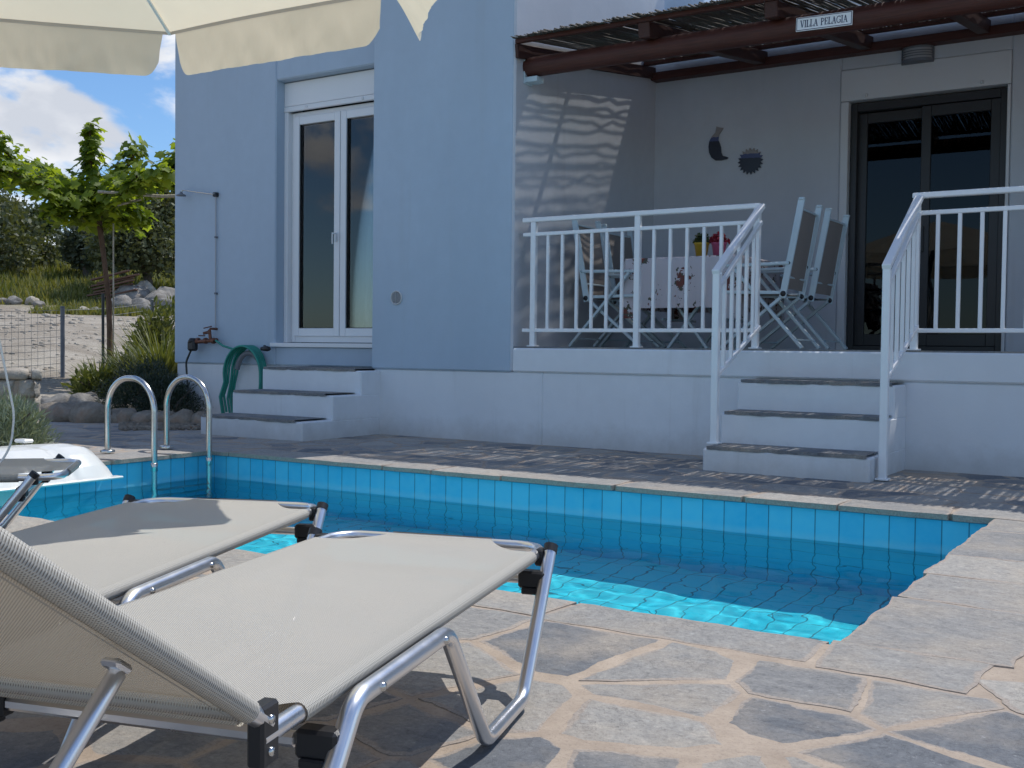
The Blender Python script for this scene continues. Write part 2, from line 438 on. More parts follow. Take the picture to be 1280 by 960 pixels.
# ------------------------------------------------------------------ camera
f_px = 1350.0
yaw, pit, rol = R(-32.4), R(-1.85), R(.66)
fwd = Vector((math.sin(yaw) * math.cos(pit), math.cos(yaw) * math.cos(pit), math.sin(pit)))
rgt = Vector((math.cos(yaw), -math.sin(yaw), 0)); up_ = rgt.cross(fwd)
r2 = rgt * math.cos(rol) + up_ * math.sin(rol); u2 = -rgt * math.sin(rol) + up_ * math.cos(rol)
cam = bpy.data.cameras.new('camera'); camo = bpy.data.objects.new('camera', cam); col.objects.link(camo)
mw = Matrix((r2, u2, -fwd)).transposed().to_4x4(); mw.translation = (0, 0, .8); camo.matrix_world = mw
cam.sensor_width = 36; cam.lens = 36 * f_px / 1280; cam.clip_end = 3000; cam.clip_start = .02
sc.camera = camo

# ------------------------------------------------------------------ light and sky
EL, AZS = R(63), R(76)          # the sun stands behind the house, a little to its right
sv = Vector((math.cos(EL) * math.cos(AZS), math.cos(EL) * math.sin(AZS), math.sin(EL)))
sun = bpy.data.lights.new('sun', 'SUN'); suno = bpy.data.objects.new('sun', sun); col.objects.link(suno)
sun.energy = 3.7; sun.angle = R(.32); sun.color = (1, .965, .91)
suno.rotation_euler = sv.to_track_quat('Z', 'Y').to_euler(); suno.location = (4, 14, 20)
sun.cycles.is_caustics_light = True
wd = bpy.data.worlds.new('World'); sc.world = wd; wd.use_nodes = True
nt = wd.node_tree; nt.nodes.clear()
def wn(ty, **k):
    n_ = nt.nodes.new(ty)
    for a, b in k.items(): setattr(n_, a, b)
    return n_
sky = wn('ShaderNodeTexSky', sky_type='NISHITA'); sky.sun_disc = False
sky.sun_elevation = EL; sky.sun_rotation = pi / 2 - AZS
sky.air_density = 1.0; sky.dust_density = .4; sky.ozone_density = 1.6; sky.altitude = 100
geo = wn('ShaderNodeTexCoord')
mp = wn('ShaderNodeMapping'); nt.links.new(geo.outputs['Generated'], mp.inputs[0])
mp.inputs['Scale'].default_value = (1, 1, 2.1); mp.inputs['Location'].default_value = (.33, .06, .12)
nz = wn('ShaderNodeTexNoise'); nt.links.new(mp.outputs[0], nz.inputs['Vector'])
nz.inputs['Scale'].default_value = 4.6; nz.inputs['Detail'].default_value = 9; nz.inputs['Roughness'].default_value = .52; nz.inputs['Distortion'].default_value = .25
mr = wn('ShaderNodeMapRange'); nt.links.new(nz.outputs['Fac'], mr.inputs[0]); mr.inputs[1].default_value = .54; mr.inputs[2].default_value = .615
mr.interpolation_type = 'SMOOTHSTEP'
# a bank of fair weather cloud stands over the hillside
vm = wn('ShaderNodeVectorMath', operation='DOT_PRODUCT'); nt.links.new(geo.outputs['Generated'], vm.inputs[0]); vm.inputs[1].default_value = (-.80, .57, .20)
bk = wn('ShaderNodeMapRange'); nt.links.new(vm.outputs['Value'], bk.inputs[0]); bk.inputs[1].default_value = .90; bk.inputs[2].default_value = 1.0; bk.inputs[3].default_value = 0; bk.inputs[4].default_value = .075
vm2 = wn('ShaderNodeVectorMath', operation='DOT_PRODUCT'); nt.links.new(geo.outputs['Generated'], vm2.inputs[0]); vm2.inputs[1].default_value = (-.68, -.70, .22)
bk2 = wn('ShaderNodeMapRange'); nt.links.new(vm2.outputs['Value'], bk2.inputs[0]); bk2.inputs[1].default_value = .90; bk2.inputs[2].default_value = 1.0; bk2.inputs[3].default_value = 0; bk2.inputs[4].default_value = .07
bks = wn('ShaderNodeMath', operation='ADD'); nt.links.new(bk.outputs[0], bks.inputs[0]); nt.links.new(bk2.outputs[0], bks.inputs[1])
ad = wn('ShaderNodeMath', operation='ADD'); nt.links.new(nz.outputs['Fac'], ad.inputs[0]); nt.links.new(bks.outputs[0], ad.inputs[1]); nt.links.new(ad.outputs[0], mr.inputs[0])
shd = wn('ShaderNodeTexNoise'); nt.links.new(mp.outputs[0], shd.inputs['Vector']); shd.inputs['Scale'].default_value = 7; shd.inputs['Detail'].default_value = 6
shr = wn('ShaderNodeMapRange'); nt.links.new(shd.outputs['Fac'], shr.inputs[0]); shr.inputs[1].default_value = .35; shr.inputs[2].default_value = .65
cm = wn('ShaderNodeMix', data_type='RGBA'); nt.links.new(shr.outputs[0], cm.inputs[0])
cm.inputs[6].default_value = (4.6, 4.9, 5.5, 1); cm.inputs[7].default_value = (8.6, 8.6, 8.6, 1)
tint = wn('ShaderNodeMix', data_type='RGBA', blend_type='MULTIPLY'); tint.inputs[0].default_value = 1; nt.links.new(sky.outputs[0], tint.inputs[6]); tint.inputs[7].default_value = (.66, .86, 1.06, 1)
mx = wn('ShaderNodeMix', data_type='RGBA'); nt.links.new(mr.outputs[0], mx.inputs[0]); nt.links.new(tint.outputs[2], mx.inputs[6]); nt.links.new(cm.outputs[2], mx.inputs[7])
bg = wn('ShaderNodeBackground'); nt.links.new(mx.outputs[2], bg.inputs[0]); bg.inputs[1].default_value = .15
wo = wn('ShaderNodeOutputWorld'); nt.links.new(bg.outputs[0], wo.inputs[0])

# ------------------------------------------------------------------ terrain
DV = Vector((-.809, .588)); PV = Vector((.588, .809))
KS = [(-1e4, -.03), (11.5, -.03), (13.5, .08), (16.5, .30), (30, 1.72), (33, 2.1), (60, 5.4), (120, 9), (260, 14), (1e4, 14)]
def terr(x, y):
    s_ = x * DV.x + y * DV.y
    for (a, za), (b, zb) in zip(KS, KS[1:]):
        if s_ <= b:
            z = za + (zb - za) * (s_ - a) / (b - a); break
    if s_ > 12:
        k = min(1, (s_ - 12) / 8)
        z += k * (.10 * MN.noise(Vector((x * .5, y * .5, 3))) + (.5 if s_ > 33 else .12) * MN.noise(Vector((x * .11, y * .11, 0))))
    return z
def at(s_, p):   # ground position from distance along and across the view to the hillside
    v = DV * s_ + PV * p; return v.x, v.y
mb = MB(); rr_ = [0, 2, 4, 6, 7, 8, 9, 10] + [10.5 + .5 * i for i in range(48)] + [35 + 1.5 * i for i in range(30)] + [82 + 8 * i for i in range(14)] + [220, 300, 500, 900, 1600]
NA = 360
V = []; F = []; grn = []
for r_ in rr_:
    for j in range(NA):
        # finer steps inside the wedge towards the hillside
        a = 2 * pi * j / NA
        x, y = r_ * math.cos(a), r_ * math.sin(a); V.append((x, y, terr(x, y)))
        s_ = x * DV.x + y * DV.y
        grn.append(max(0, min(1, (s_ - 29.5) / 3 + .6 * MN.noise(Vector((x * .4, y * .4, 5))))) if s_ > 20 else 0)
for i in range(len(rr_) - 1):
    for j in range(NA):
        q = (i * NA + j, i * NA + (j + 1) % NA, (i + 1) * NA + (j + 1) % NA, (i + 1) * NA + j)
        cx = sum(V[k][0] for k in q) / 4; cy = sum(V[k][1] for k in q) / 4
        if -10.2 < cx < 4.5 and -2.5 < cy < 11: continue
        F.append(q)
mb.add(V, F, 0, True); mb.att['green'] = ('POINT', grn)
tag(mb.build('ground', M['terrain']), kind='structure')

# ------------------------------------------------------------------ pool, deck
PX0, PX1, PY0, PY1 = -6.32, -.79, 2.96, 5.70
ZW, ZF = -.20, -1.29
mb = MB()
mb.add([(PX0, PY1, -.028), (PX1, PY1, -.028), (PX1, PY1, ZF), (PX0, PY1, ZF)], [(0, 1, 2, 3)], 0)
mb.add([(PX1, PY0, -.028), (PX0, PY0, -.028), (PX0, PY0, ZF), (PX1, PY0, ZF)], [(0, 1, 2, 3)], 0)
mb.add([(PX0, PY0, -.028), (PX0, PY1, -.028), (PX0, PY1, ZF), (PX0, PY0, ZF)], [(0, 1, 2, 3)], 1)
mb.add([(PX1, PY1, -.028), (PX1, PY0, -.028), (PX1, PY0, ZF), (PX1, PY1, ZF)], [(0, 1, 2, 3)], 1)
mb.add([(PX0, PY0, ZF), (PX0, PY1, ZF), (PX1, PY1, ZF), (PX1, PY0, ZF)], [(3, 2, 1, 0)], 2)
basin = tag(mb.build('swimming_pool', [M['tile_x'], M['tile_y'], M['tile_f']], fix=False), kind='structure')
basin.cycles.is_caustics_receiver = True
mb = MB()
def wfn(u, v):
    x = PX0 - .004 + (PX1 - PX0 + .008) * u; y = PY0 - .004 + (PY1 - PY0 + .008) * v
    p = Vector((x, y, 0))
    z = .0030 * MN.noise(p * 3.1) + .0022 * MN.noise(Vector((x * 6 + 3, y * 8, 2))) + .0006 * MN.noise(p * 19)
    return (x, y, ZW + z)
mb.grid(wfn, 280, 140)
water = tag(mb.build('pool_water', M['water']), kind='structure')
water.cycles.is_caustics_caster = True
# the mesh winding must face up
if water.data.polygons[0].normal.z < 0: water.data.flip_normals()

# deck: mortar sheet with the pool cut out, and rough slate slabs standing proud of it
DX0, DX1, DY0, DY1 = -11.2, 5.0, -3.0, 7.90
mb = MB()
def sheet(x0, x1, y0, y1, z):
    nx, ny = max(1, int((x1 - x0) / .12)), max(1, int((y1 - y0) / .12))
    mb.grid(lambda u, v: (x0 + (x1 - x0) * u, y0 + (y1 - y0) * v, z + .004 * MN.noise(Vector((x0 + (x1 - x0) * u, y0 + (y1 - y0) * v, 0)) * 1.7)), nx, ny)
CE = .012
sheet(DX0, PX0 - CE, DY0, DY1, 0); sheet(PX1 + CE, DX1, DY0, DY1, 0); sheet(PX0 - CE, PX1 + CE, DY0, PY0 - CE, 0); sheet(PX0 - CE, PX1 + CE, PY1 + CE, DY1, 0)
# inner rim under the coping
for (a, b) in (((PX0 - CE, PY0 - CE), (PX1 + CE, PY0 - CE)), ((PX1 + CE, PY0 - CE), (PX1 + CE, PY1 + CE)), ((PX1 + CE, PY1 + CE), (PX0 - CE, PY1 + CE)), ((PX0 - CE, PY1 + CE), (PX0 - CE, PY0 - CE))):
    mb.add([(*a, .002), (*b, .002), (*b, -.06), (*a, -.06)], [(0, 1, 2, 3)])
deck_m = mb
def clip(poly, nx, ny, d):
    out = []
    k = len(poly)
    for i in range(k):
        p, q = poly[i], poly[(i + 1) % k]
        a = nx * p[0] + ny * p[1] - d; b = nx * q[0] + ny * q[1] - d
        if a <= 0: out.append(p)
        if a * b < 0:
            t_ = a / (a - b); out.append((p[0] + (q[0] - p[0]) * t_, p[1] + (q[1] - p[1]) * t_))
    return out
stones = MB(); tone = []; ang = []; rimv_ = []
def slab(poly, h, tn, jag=.010, step=.05, z0=-.004, seed=0):
    # poly: convex outline; rough it up, lift it
    k = len(poly); out = []
    for i in range(k):
        p, q = poly[i], poly[(i + 1) % k]; L = math.hypot(q[0] - p[0], q[1] - p[1]); m = max(1, int(L / step))
        nx, ny = (q[1] - p[1]) / (L + 1e-9), -(q[0] - p[0]) / (L + 1e-9)
        for j in range(m):
            t_ = j / m; x = p[0] + (q[0] - p[0]) * t_; y = p[1] + (q[1] - p[1]) * t_
            w = jag * (MN.noise(Vector((x * 7 + seed, y * 7, seed * .7))) * 1.3 + .5 * MN.noise(Vector((x * 31, y * 31 + seed, 1))) + .35 * MN.noise(Vector((x * 70, y * 70 + seed, 4))))
            out.append((x + nx * w, y + ny * w))
    n = len(out)
    if n < 3: return
    cx = sum(p[0] for p in out) / n; cy = sum(p[1] for p in out) / n
    tx, ty = rnd.uniform(-.006, .006), rnd.uniform(-.006, .006)
    hh = lambda x, y: h + tx * (x - cx) + ty * (y - cy)
    V = [(x, y, z0) for x, y in out] + [(x, y, hh(x, y) - .0022) for x, y in out]
    ins = lambda x, y: max(.5, 1 - .034 / (math.hypot(x - cx, y - cy) + 1e-6))
    V += [(cx + (x - cx) * ins(x, y), cy + (y - cy) * ins(x, y), hh(x, y)) for x, y in out]
    rimv_.extend([1.0] * (2 * n) + [0.0] * n)
    F = [(i, (i + 1) % n, n + (i + 1) % n, n + i) for i in range(n)] + [(n + i, n + (i + 1) % n, 2 * n + (i + 1) % n, 2 * n + i) for i in range(n)]
    F += [tuple(range(2 * n, 3 * n))]
    stones.add(V, F, 0, False)
    a = rnd.uniform(-.5, .5) + rnd.choice((0, 0, 0, 1.2))
    tone.extend([tn] * len(V)); ang.extend([a] * len(V))
def tonev():
    return rnd.choice((rnd.uniform(-.45, -.1), rnd.uniform(.0, .3), rnd.uniform(.2, .6), rnd.uniform(.4, .8), rnd.uniform(.55, .95), rnd.uniform(.45, .8)))
# coping slabs round the rim
CW = .33
cop = []
def run(fixed, a0, a1, axis, side, w=CW):
    p = a0
    while p < a1 - .05:
        L = rnd.uniform(.38, .85)
        if a1 - (p + L) < .35: L = a1 - p
        w_ = w * rnd.uniform(.62, 1.22); g = rnd.uniform(.005, .014); ov = .028 + rnd.uniform(-.008, .008)
        if axis == 'x': P = [(p + g, fixed - side * ov), (p + L - g, fixed - side * (ov + rnd.uniform(-.008, .008))), (p + L - g - rnd.uniform(-.03, .03), fixed + side * w_), (p + g + rnd.uniform(-.03, .03), fixed + side * w_ * rnd.uniform(.93, 1.05))]
        else: P = [(fixed - side * ov, p + g), (fixed - side * (ov + rnd.uniform(-.008, .008)), p + L - g), (fixed + side * w_, p + L - g - rnd.uniform(-.03, .03)), (fixed + side * w_ * rnd.uniform(.93, 1.05), p + g + rnd.uniform(-.03, .03))]
        ar = sum(P[i][0] * P[(i + 1) % 4][1] - P[(i + 1) % 4][0] * P[i][1] for i in range(4))
        if axis == 'x': cop.append(('x', side, p, p + L, fixed + side * w_))
        else: cop.append(('y', side, p, p + L, fixed + side * w_))
        if ar < 0: P = P[::-1]
        slab(P, .0042 + rnd.uniform(-.001, .002), rnd.uniform(.35, .95), .011, .04, -.026, rnd.uniform(0, 90))
        p += L
run(PY1, PX0 - CW, PX1 + CW, 'x', 1); run(PY0, PX0 - CW, PX1 + CW + .05, 'x', -1)
run(PX1, PY0, PY1, 'y', 1, .40); run(PX0, PY0, PY1, 'y', -1)
# crazy paving: clipped cells of scattered points
seeds = []
r3 = random.Random(21)
tries = 0
while tries < 9000:
    tries += 1
    x, y = r3.uniform(DX0 - .3, DX1 + .3), r3.uniform(DY0 - .3, DY1 + .3)
    if PX0 - .38 < x < PX1 + .42 and PY0 - .38 < y < PY1 + .38: continue
    dmin = r3.choice((.16, .22, .30, .40))
    if all((x - a) ** 2 + ((y - b) * 1.25) ** 2 > dmin * dmin for a, b in seeds): seeds.append((x, y))
SA = np.array(seeds)
inner = (PX0 - CW - .015, PX1 + CW + .07, PY0 - CW - .015, PY1 + CW + .015)
for i, (x, y) in enumerate(seeds):
    d2 = (SA[:, 0] - x) ** 2 + (SA[:, 1] - y) ** 2
    poly = [(x - .7, y - .7), (x + .7, y - .7), (x + .7, y + .7), (x - .7, y + .7)]
    gap = r3.uniform(.002, .020)
    for j in np.argsort(d2)[1:16]:
        a, b = seeds[j]; L = math.sqrt(d2[j]); nx, ny = (a - x) / L, (b - y) / L
        poly = clip(poly, nx, ny, nx * x + ny * y + L / 2 - gap)
        if len(poly) < 3: break
    if len(poly) < 3: continue
    for (nx, ny, d) in ((1, 0, DX1), (-1, 0, -DX0), (0, 1, DY1 - .16), (0, -1, -DY0)): poly = clip(poly, nx, ny, d) if len(poly) > 2 else poly
    # keep off the coping slabs beside it
    x0, x1, y0, y1 = PX0 - .26, PX1 + .30, PY0 - .26, PY1 + .26
    if len(poly) < 3: continue
    cx = sum(p[0] for p in poly) / len(poly); cy = sum(p[1] for p in poly) / len(poly)
    side_ = max((cy - PY1, ('x', 1)), (PY0 - cy, ('x', -1)), (cx - PX1, ('y', 1)), (PX0 - cx, ('y', -1)))
    if side_[0] < .8:
        ax, sd = side_[1]; k = 0 if ax == 'x' else 1
        lo, hi = min(p[k] for p in poly), max(p[k] for p in poly)
        lim = [c_[4] for c_ in cop if c_[0] == ax and c_[1] == sd and c_[2] < hi - .06 and c_[3] > lo + .06]
        if lim:
            e = (max(lim) if sd > 0 else min(lim)) + sd * gap
            poly = clip(poly, *((0, -sd, -sd * e) if ax == 'x' else (-sd, 0, -sd * e)))
        if len(poly) < 3: continue
    ar = abs(sum(poly[k][0] * poly[(k + 1) % len(poly)][1] - poly[(k + 1) % len(poly)][0] * poly[k][1] for k in range(len(poly)))) / 2
    if ar < .012: continue
    slab(poly, .0016 + r3.uniform(0, .0024), tonev(), .012, .022, -.008, r3.uniform(0, 90))
stones.att['tone'] = ('POINT', tone); stones.att['ang'] = ('POINT', ang); stones.att['rim'] = ('POINT', rimv_)
o = deck_m.build('pool_deck', M['mortar']); tag(o, kind='structure')
o2 = stones.build('deck_paving', M['stone']); tag(o2, kind='structure')

def stone_top(x0, x1, y0, y1, z, name, parent, jagf=.014):
    """a slate tread slab with a ragged front edge"""
    m_ = MB(); n = int((x1 - x0) / .03)
    fr = [(x0 + (x1 - x0) * i / n, y0 - .006 + jagf * MN.noise(Vector((i * .35, y0 * 3, x0))) + .007 * MN.noise(Vector((i * 1.3, y0, 2)))) for i in range(n + 1)]
    T = [(x, y, z) for x, y in fr] + [(x, y1, z) for x, _ in fr]; B = [(x, y, z - .022 + .006 * MN.noise(Vector((x * 20, y0, 5)))) for x, y in fr]
    k = n + 1
    m_.add(T + B, [(i, i + 1, k + i + 1, k + i) for i in range(n)] + [(2 * k + i, 2 * k + i + 1, i + 1, i) for i in range(n)])
    m_.att['tone'] = ('POINT', [.12 + .1 * MN.noise(Vector((v[0], v[1], 0))) for v in m_.v]); m_.att['ang'] = ('POINT', [.1] * len(m_.v))
    return m_.build(name, M['stone'], parent)

# ------------------------------------------------------------------ house
Y0, YW, YB = 7.73, 8.10, 10.50
WX0, WX1, HX0 = -6.45, -4.91, -9.58
LIP, FLR = .605, .822
TW, TL = 4.55, 5.5
house = empty('house', (-5, 9, 0)); HO = Vector((-5, 9, 0))
def hb(*boxes):
    m_ = MB()
    for a, b in boxes: m_.box([p - q for p, q in zip(a, HO)], [p - q for p, q in zip(b, HO)], 0, .013)
    return m_
# window opening in the recessed wall
OX0, OX1, OZ0, OZ1 = -8.04, -6.56, .80, 3.52
hb(((HX0, YW, LIP), (OX0, 8.5, TL)), ((OX1, YW, LIP), (WX0 + .3, 8.5, TL)), ((OX0, YW + .001, OZ1), (OX1, 8.5, TL - .002)), ((OX0, YW + .001, LIP + .001), (OX1, 8.5, OZ0)), ((HX0 + .002, 8.5, LIP), (HX0 + .3, 14, TL - .001))).build('blue_wall', M['blue_wall'], house)
hb(((WX0, Y0, LIP), (WX1 - .012, 8.099, TW))).build('wing_wall', M['blue_wall'], house)
hb(((WX1 - .25, Y0 + .006, LIP + .004), (WX1, YB + .2, TW - .004))).build('porch_side_wall', M['shaded_porch_wall'], house)
hb(((HX0 + .02, YW + .02, -.05), (WX0 + .04, 8.5, LIP + .002)), ((WX0 + .015, Y0 + .018, -.05), (WX1 + .3, 8.3, LIP + .002)), ((HX0 + .02, 8.49, -.05), (HX0 + .3, 14, LIP + .002))).build('plinth', M['white_wall'], house)
PXR = 4.6
hb(((WX1 + .29, Y0 + .019, -.05), (PXR - .02, YB, LIP + .002))).build('porch_base', M['white_wall'], house)
hb(((WX1 + .001, Y0 + .002, LIP + .0025), (PXR, YB, FLR - .012))).build('porch_fascia', M['white_wall'], house)
# porch floor of dark slate
m_ = MB(); m_.box((WX1 + .002 + 5, Y0 + .02 - 9, FLR - .0118), (PXR - .01 + 5, YB - 9, FLR))
m_.att['tone'] = ('POINT', [.1] * len(m_.v)); m_.att['ang'] = ('POINT', [0.0] * len(m_.v)); m_.build('porch_floor', M['stone'], house)
# back wall with the door opening
DXL, DXR, DZT = -2.96, -1.46, 3.50
hb(((WX1 - .2, YB, .6), (DXL, YB + .3, 4.30)), ((DXR, YB, .6), (PXR, YB + .3, 4.30)), ((DXL, YB + .001, DZT), (DXR, YB + .3, 4.298))).build('back_wall', M['shaded_porch_wall'], house)
hb(((WX1 - .1, YB + .3, 4.1), (PXR, 15, 4.26)), ((HX0 + .3, 8.5, TL - .4), (WX0 + .2, 14, TL - .2)), ((PXR - .3, YB + .3, .6), (PXR, 15, 4.1)), ((HX0 + .3, 13.9, 0), (PXR, 14.2, 4.09)),
   ((WX0 + .3, 8.1, TW - .3), (WX1 - .25, 14, TW - .12))).build('roof', M['white_wall'], house)
hb(((-5.05, 10.9, 4.2), (-4.55, 11.4, 5.3))).build('chimney', M['blue_wall'], house)
# dim rooms behind window and door, so that the glass has depth
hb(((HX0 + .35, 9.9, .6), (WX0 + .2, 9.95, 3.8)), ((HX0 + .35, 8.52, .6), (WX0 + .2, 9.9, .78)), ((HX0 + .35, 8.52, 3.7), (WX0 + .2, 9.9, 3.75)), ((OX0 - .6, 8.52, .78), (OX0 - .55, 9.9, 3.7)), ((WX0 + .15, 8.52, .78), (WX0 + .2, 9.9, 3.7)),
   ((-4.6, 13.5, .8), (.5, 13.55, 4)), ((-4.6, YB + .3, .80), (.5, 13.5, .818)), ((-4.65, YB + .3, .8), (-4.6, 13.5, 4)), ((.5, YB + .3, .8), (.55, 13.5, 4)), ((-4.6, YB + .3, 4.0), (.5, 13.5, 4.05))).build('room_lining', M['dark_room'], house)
# window
WY = 8.215
win = empty('window'); win.parent = house; win.location = Vector((-7.3, WY, .84)) - HO
WO = Vector((-7.3, WY, .84))
def wb(*boxes, bev=.004):
    m_ = MB()
    for a, b in boxes: m_.box([p - q for p, q in zip(a, WO)], [p - q for p, q in zip(b, WO)], 0, bev)
    return m_
FX0, FX1, FZ0, FZ1 = OX0, OX1, .842, 3.27
wb(((FX0 + .001, WY, FZ1), (FX1 - .001, WY + .2, 3.51))).build('shutter_box', M['white_pvc'], win)
m_ = wb(((FX0 + .004, WY - .006, FZ1 - .055), (FX1 - .004, WY + .03, FZ1 - .004)))
for x in (-7.72, -6.98): m_.lathe([(0, -.012), (.012, -.012), (.014, -.004), (.014, 0)], 12, (x - WO.x, WY - .007 - WO.y, FZ1 - .03 - WO.z), 0, 'Y')
m_.build('bottom_rail', M['white_pvc'], win)
wb(((FX0 + .002, WY + .001, FZ0), (FX0 + .055, WY + .1, FZ1 - .056))).build('shutter_guide', M['white_pvc'], win)
wb(((FX1 - .055, WY + .001, FZ0), (FX1 - .002, WY + .1, FZ1 - .056))).build('shutter_guide', M['white_pvc'], win)
g0, g1 = FX0 + .056, FX1 - .056
wb(((g0, WY + .06, FZ0 + .002), (g0 + .06, WY + .15, FZ1 - .06)), ((g1 - .06, WY + .06, FZ0 + .002), (g1, WY + .15, FZ1 - .06)), ((g0 + .06, WY + .062, FZ1 - .12), (g1 - .06, WY + .15, FZ1 - .06)), ((g0 + .06, WY + .062, FZ0 + .002), (g1 - .06, WY + .15, FZ0 + .075))).build('frame', M['white_pvc'], win)
mid = (g0 + g1) / 2
for (a, b) in ((g0 + .052, mid - .004), (mid + .004, g1 - .052)):
    z0, z1 = FZ0 + .068, FZ1 - .112
    sh = wb(((a, WY + .03, z0), (a + .075, WY + .12, z1)), ((b - .075, WY + .03, z0), (b, WY + .12, z1)), ((a + .075, WY + .032, z0), (b - .075, WY + .12, z0 + .08)), ((a + .075, WY + .032, z1 - .08), (b - .075, WY + .12, z1))).build('sash', M['white_pvc'], win)
    wb(((a + .07, WY + .068, z0 + .07), (b - .07, WY + .080, z1 - .07)), bev=0).build('pane', M['glass'], sh)
    wb(((a + .0745, WY + .045, z0 + .078), (a + .082, WY + .066, z1 - .078)), ((b - .082, WY + .045, z0 + .078), (b - .0745, WY + .066, z1 - .078)), ((a + .08, WY + .045, z0 + .079), (b - .08, WY + .066, z0 + .087)), bev=0).build('gasket', M['black'], sh)
m_ = wb(((mid - .05, WY + .0, 1.86), (mid - .028, WY + .03, 1.95)), ((mid - .046, WY - .03, 1.93), (mid - .032, WY + .0, 1.945)), ((mid - .046, WY - .042, 1.83), (mid - .032, WY - .03, 1.945)))
m_.build('handle', M['white_pvc'], win)
wb(((OX0 - .05, YW - .03, .795), (WX0 - .003, WY + .05, .838))).build('sill', M['white_pvc'], win)
m_ = MB()
def cfn(x0, x1):
    return lambda u, v: (x0 + (x1 - x0) * u - WO.x, WY + .24 + .03 * math.sin(u * 38 + 2 * MN.noise(Vector((u * 9, v * 2, 0)))) - WO.y, .85 + 2.35 * v - WO.z)
m_.grid(cfn(-7.97, -7.56), 50, 8); m_.grid(cfn(-7.36, -6.5), 90, 8)
m_.build('curtain', M['curtain'], win)

# sliding door
dr = empty('door'); dr.parent = house; DO = Vector((-2.2, YB, FLR)); dr.location = DO - HO
def db(*boxes, bev=.004):
    m_ = MB()
    for a, b in boxes: m_.box([p - q for p, q in zip(a, DO)], [p - q for p, q in zip(b, DO)], 0, bev)
    return m_
m_ = db(((DXL + .002, YB - .012, 3.205), (DXR - .002, YB + .2, 3.498)))
for x in (-2.72, -1.70): m_.lathe([(0, -.03), (.012, -.03), (.016, -.01), (.018, 0)], 12, (x - DO.x, YB - .012 - DO.y, 3.24 - DO.z), 0, 'Y')
m_.build('shutter_box', M['door_white'], dr)
db(((DXL + .003, YB - .008, FLR + .001), (DXL + .075, YB + .12, 3.2))).build('shutter_guide', M['door_white'], dr)
db(((DXR - .03, YB - .008, FLR + .001), (DXR - .003, YB + .12, 3.2))).build('shutter_guide', M['door_white'], dr)
e0, e1 = DXL + .08, DXR - .034
db(((e0, YB + .07, FLR + .001), (e0 + .06, YB + .2, 3.19)), ((e1 - .06, YB + .07, FLR + .001), (e1, YB + .2, 3.19)), ((e0 + .06, YB + .072, 3.11), (e1 - .06, YB + .2, 3.19)), ((e0 + .06, YB + .072, FLR + .001), (e1 - .06, YB + .2, FLR + .05))).build('frame', M['dark_alu'], dr)
def sash(a, b, y, glass, open_=0):
    z0, z1 = FLR + .052, 3.105
    s_ = db(((a, y, z0), (a + .085, y + .05, z1)), ((b - .085, y, z0), (b, y + .05, z1)), ((a + .085, y + .002, z0), (b - .085, y + .05, z0 + .11)), ((a + .085, y + .002, z1 - .10), (b - .085, y + .05, z1))).build('sash', M['dark_alu'], dr)
    if glass: db(((a + .08, y + .02, z0 + .1), (b - .08, y + .03, z1 - .09)), bev=0).build('pane', M['dark_glass'], s_)
    return s_
em = (e0 + e1) / 2
sash(em - .045, e1 - .055, YB + .085, True)
s_ = sash(e0 + .055, em + .045, YB + .145, True)
m_ = db(((em - .03, YB + .06, 1.75), (em - .005, YB + .084, 1.99))); m_.build('handle', M['dark_alu'], dr)
tag(house, 'pale blue and white plastered holiday house with a raised porch', 'house')

# round vent
v_ = empty('wall_vent', (-6.155, Y0, 1.255))
m_ = MB(); m_.lathe([(.064, 0), (.066, -.012), (.058, -.016), (.054, -.010), (.054, 0)], 28, (0, 0, 0), 0, 'Y'); m_.build('rim', M['white_wall'], v_)
m_ = MB()
for k in range(-5, 6):
    z = k * .0098; hw = math.sqrt(max(0, .053 ** 2 - z * z)); m_.box((-hw, -.012, z - .0028), (hw, -.002, z + .0028), 0, 0)
m_.box((-.0022, -.0160, -.052), (.0022, -.0118, .052), 0, 0)
m_.build('louvre', M['wall_paint_grey'], v_)
m_ = MB(); m_.lathe([(0, -.001), (.055, -.001)], 24, (0, 0, 0), 0, 'Y'); m_.build('backing', M['black'], v_)
tag(v_, 'small round louvred vent set in the blue wall right of the window', 'vent')

# ------------------------------------------------------------------ steps
def steps(name, x0, x1, fronts, zs, back, label):
    root = empty(name, ((x0 + x1) / 2, back, 0)); O = Vector(root.location)
    m_ = MB()
    zp = -.04
    for i, (y, z) in enumerate(zip(fronts, zs)):
        m_.box((x0 + .0015 * i - O.x, y - O.y, zp), (x1 - .0015 * i - O.x, back - O.y, z - .015), 0, .012); zp = z - .03
    m_.build('riser_block', M['white_wall'], root)
    for i, (y, z) in enumerate(zip(fronts, zs)):
        yb = fronts[i + 1] if i + 1 < len(fronts) else back
        # slabs lie in the block frame
        m2 = stone_top(x0 + .03, x1 - (.02 if name == 'porch_steps' else .07), y, yb + .004, z + .0005, 'tread', root)
        m2.location = -O
    return tag(root, label, 'steps')
steps('porch_steps', -2.79, -1.69, [6.79, 7.10, 7.41], [.168, .388, .602], Y0 + .019, 'white steps with slate treads leading up to the porch between two railings')
steps('side_steps', -7.60, -6.355, [6.72, 7.10, 7.48], [.178, .39, .603], YW + .019, 'white steps with slate treads below the tall window')

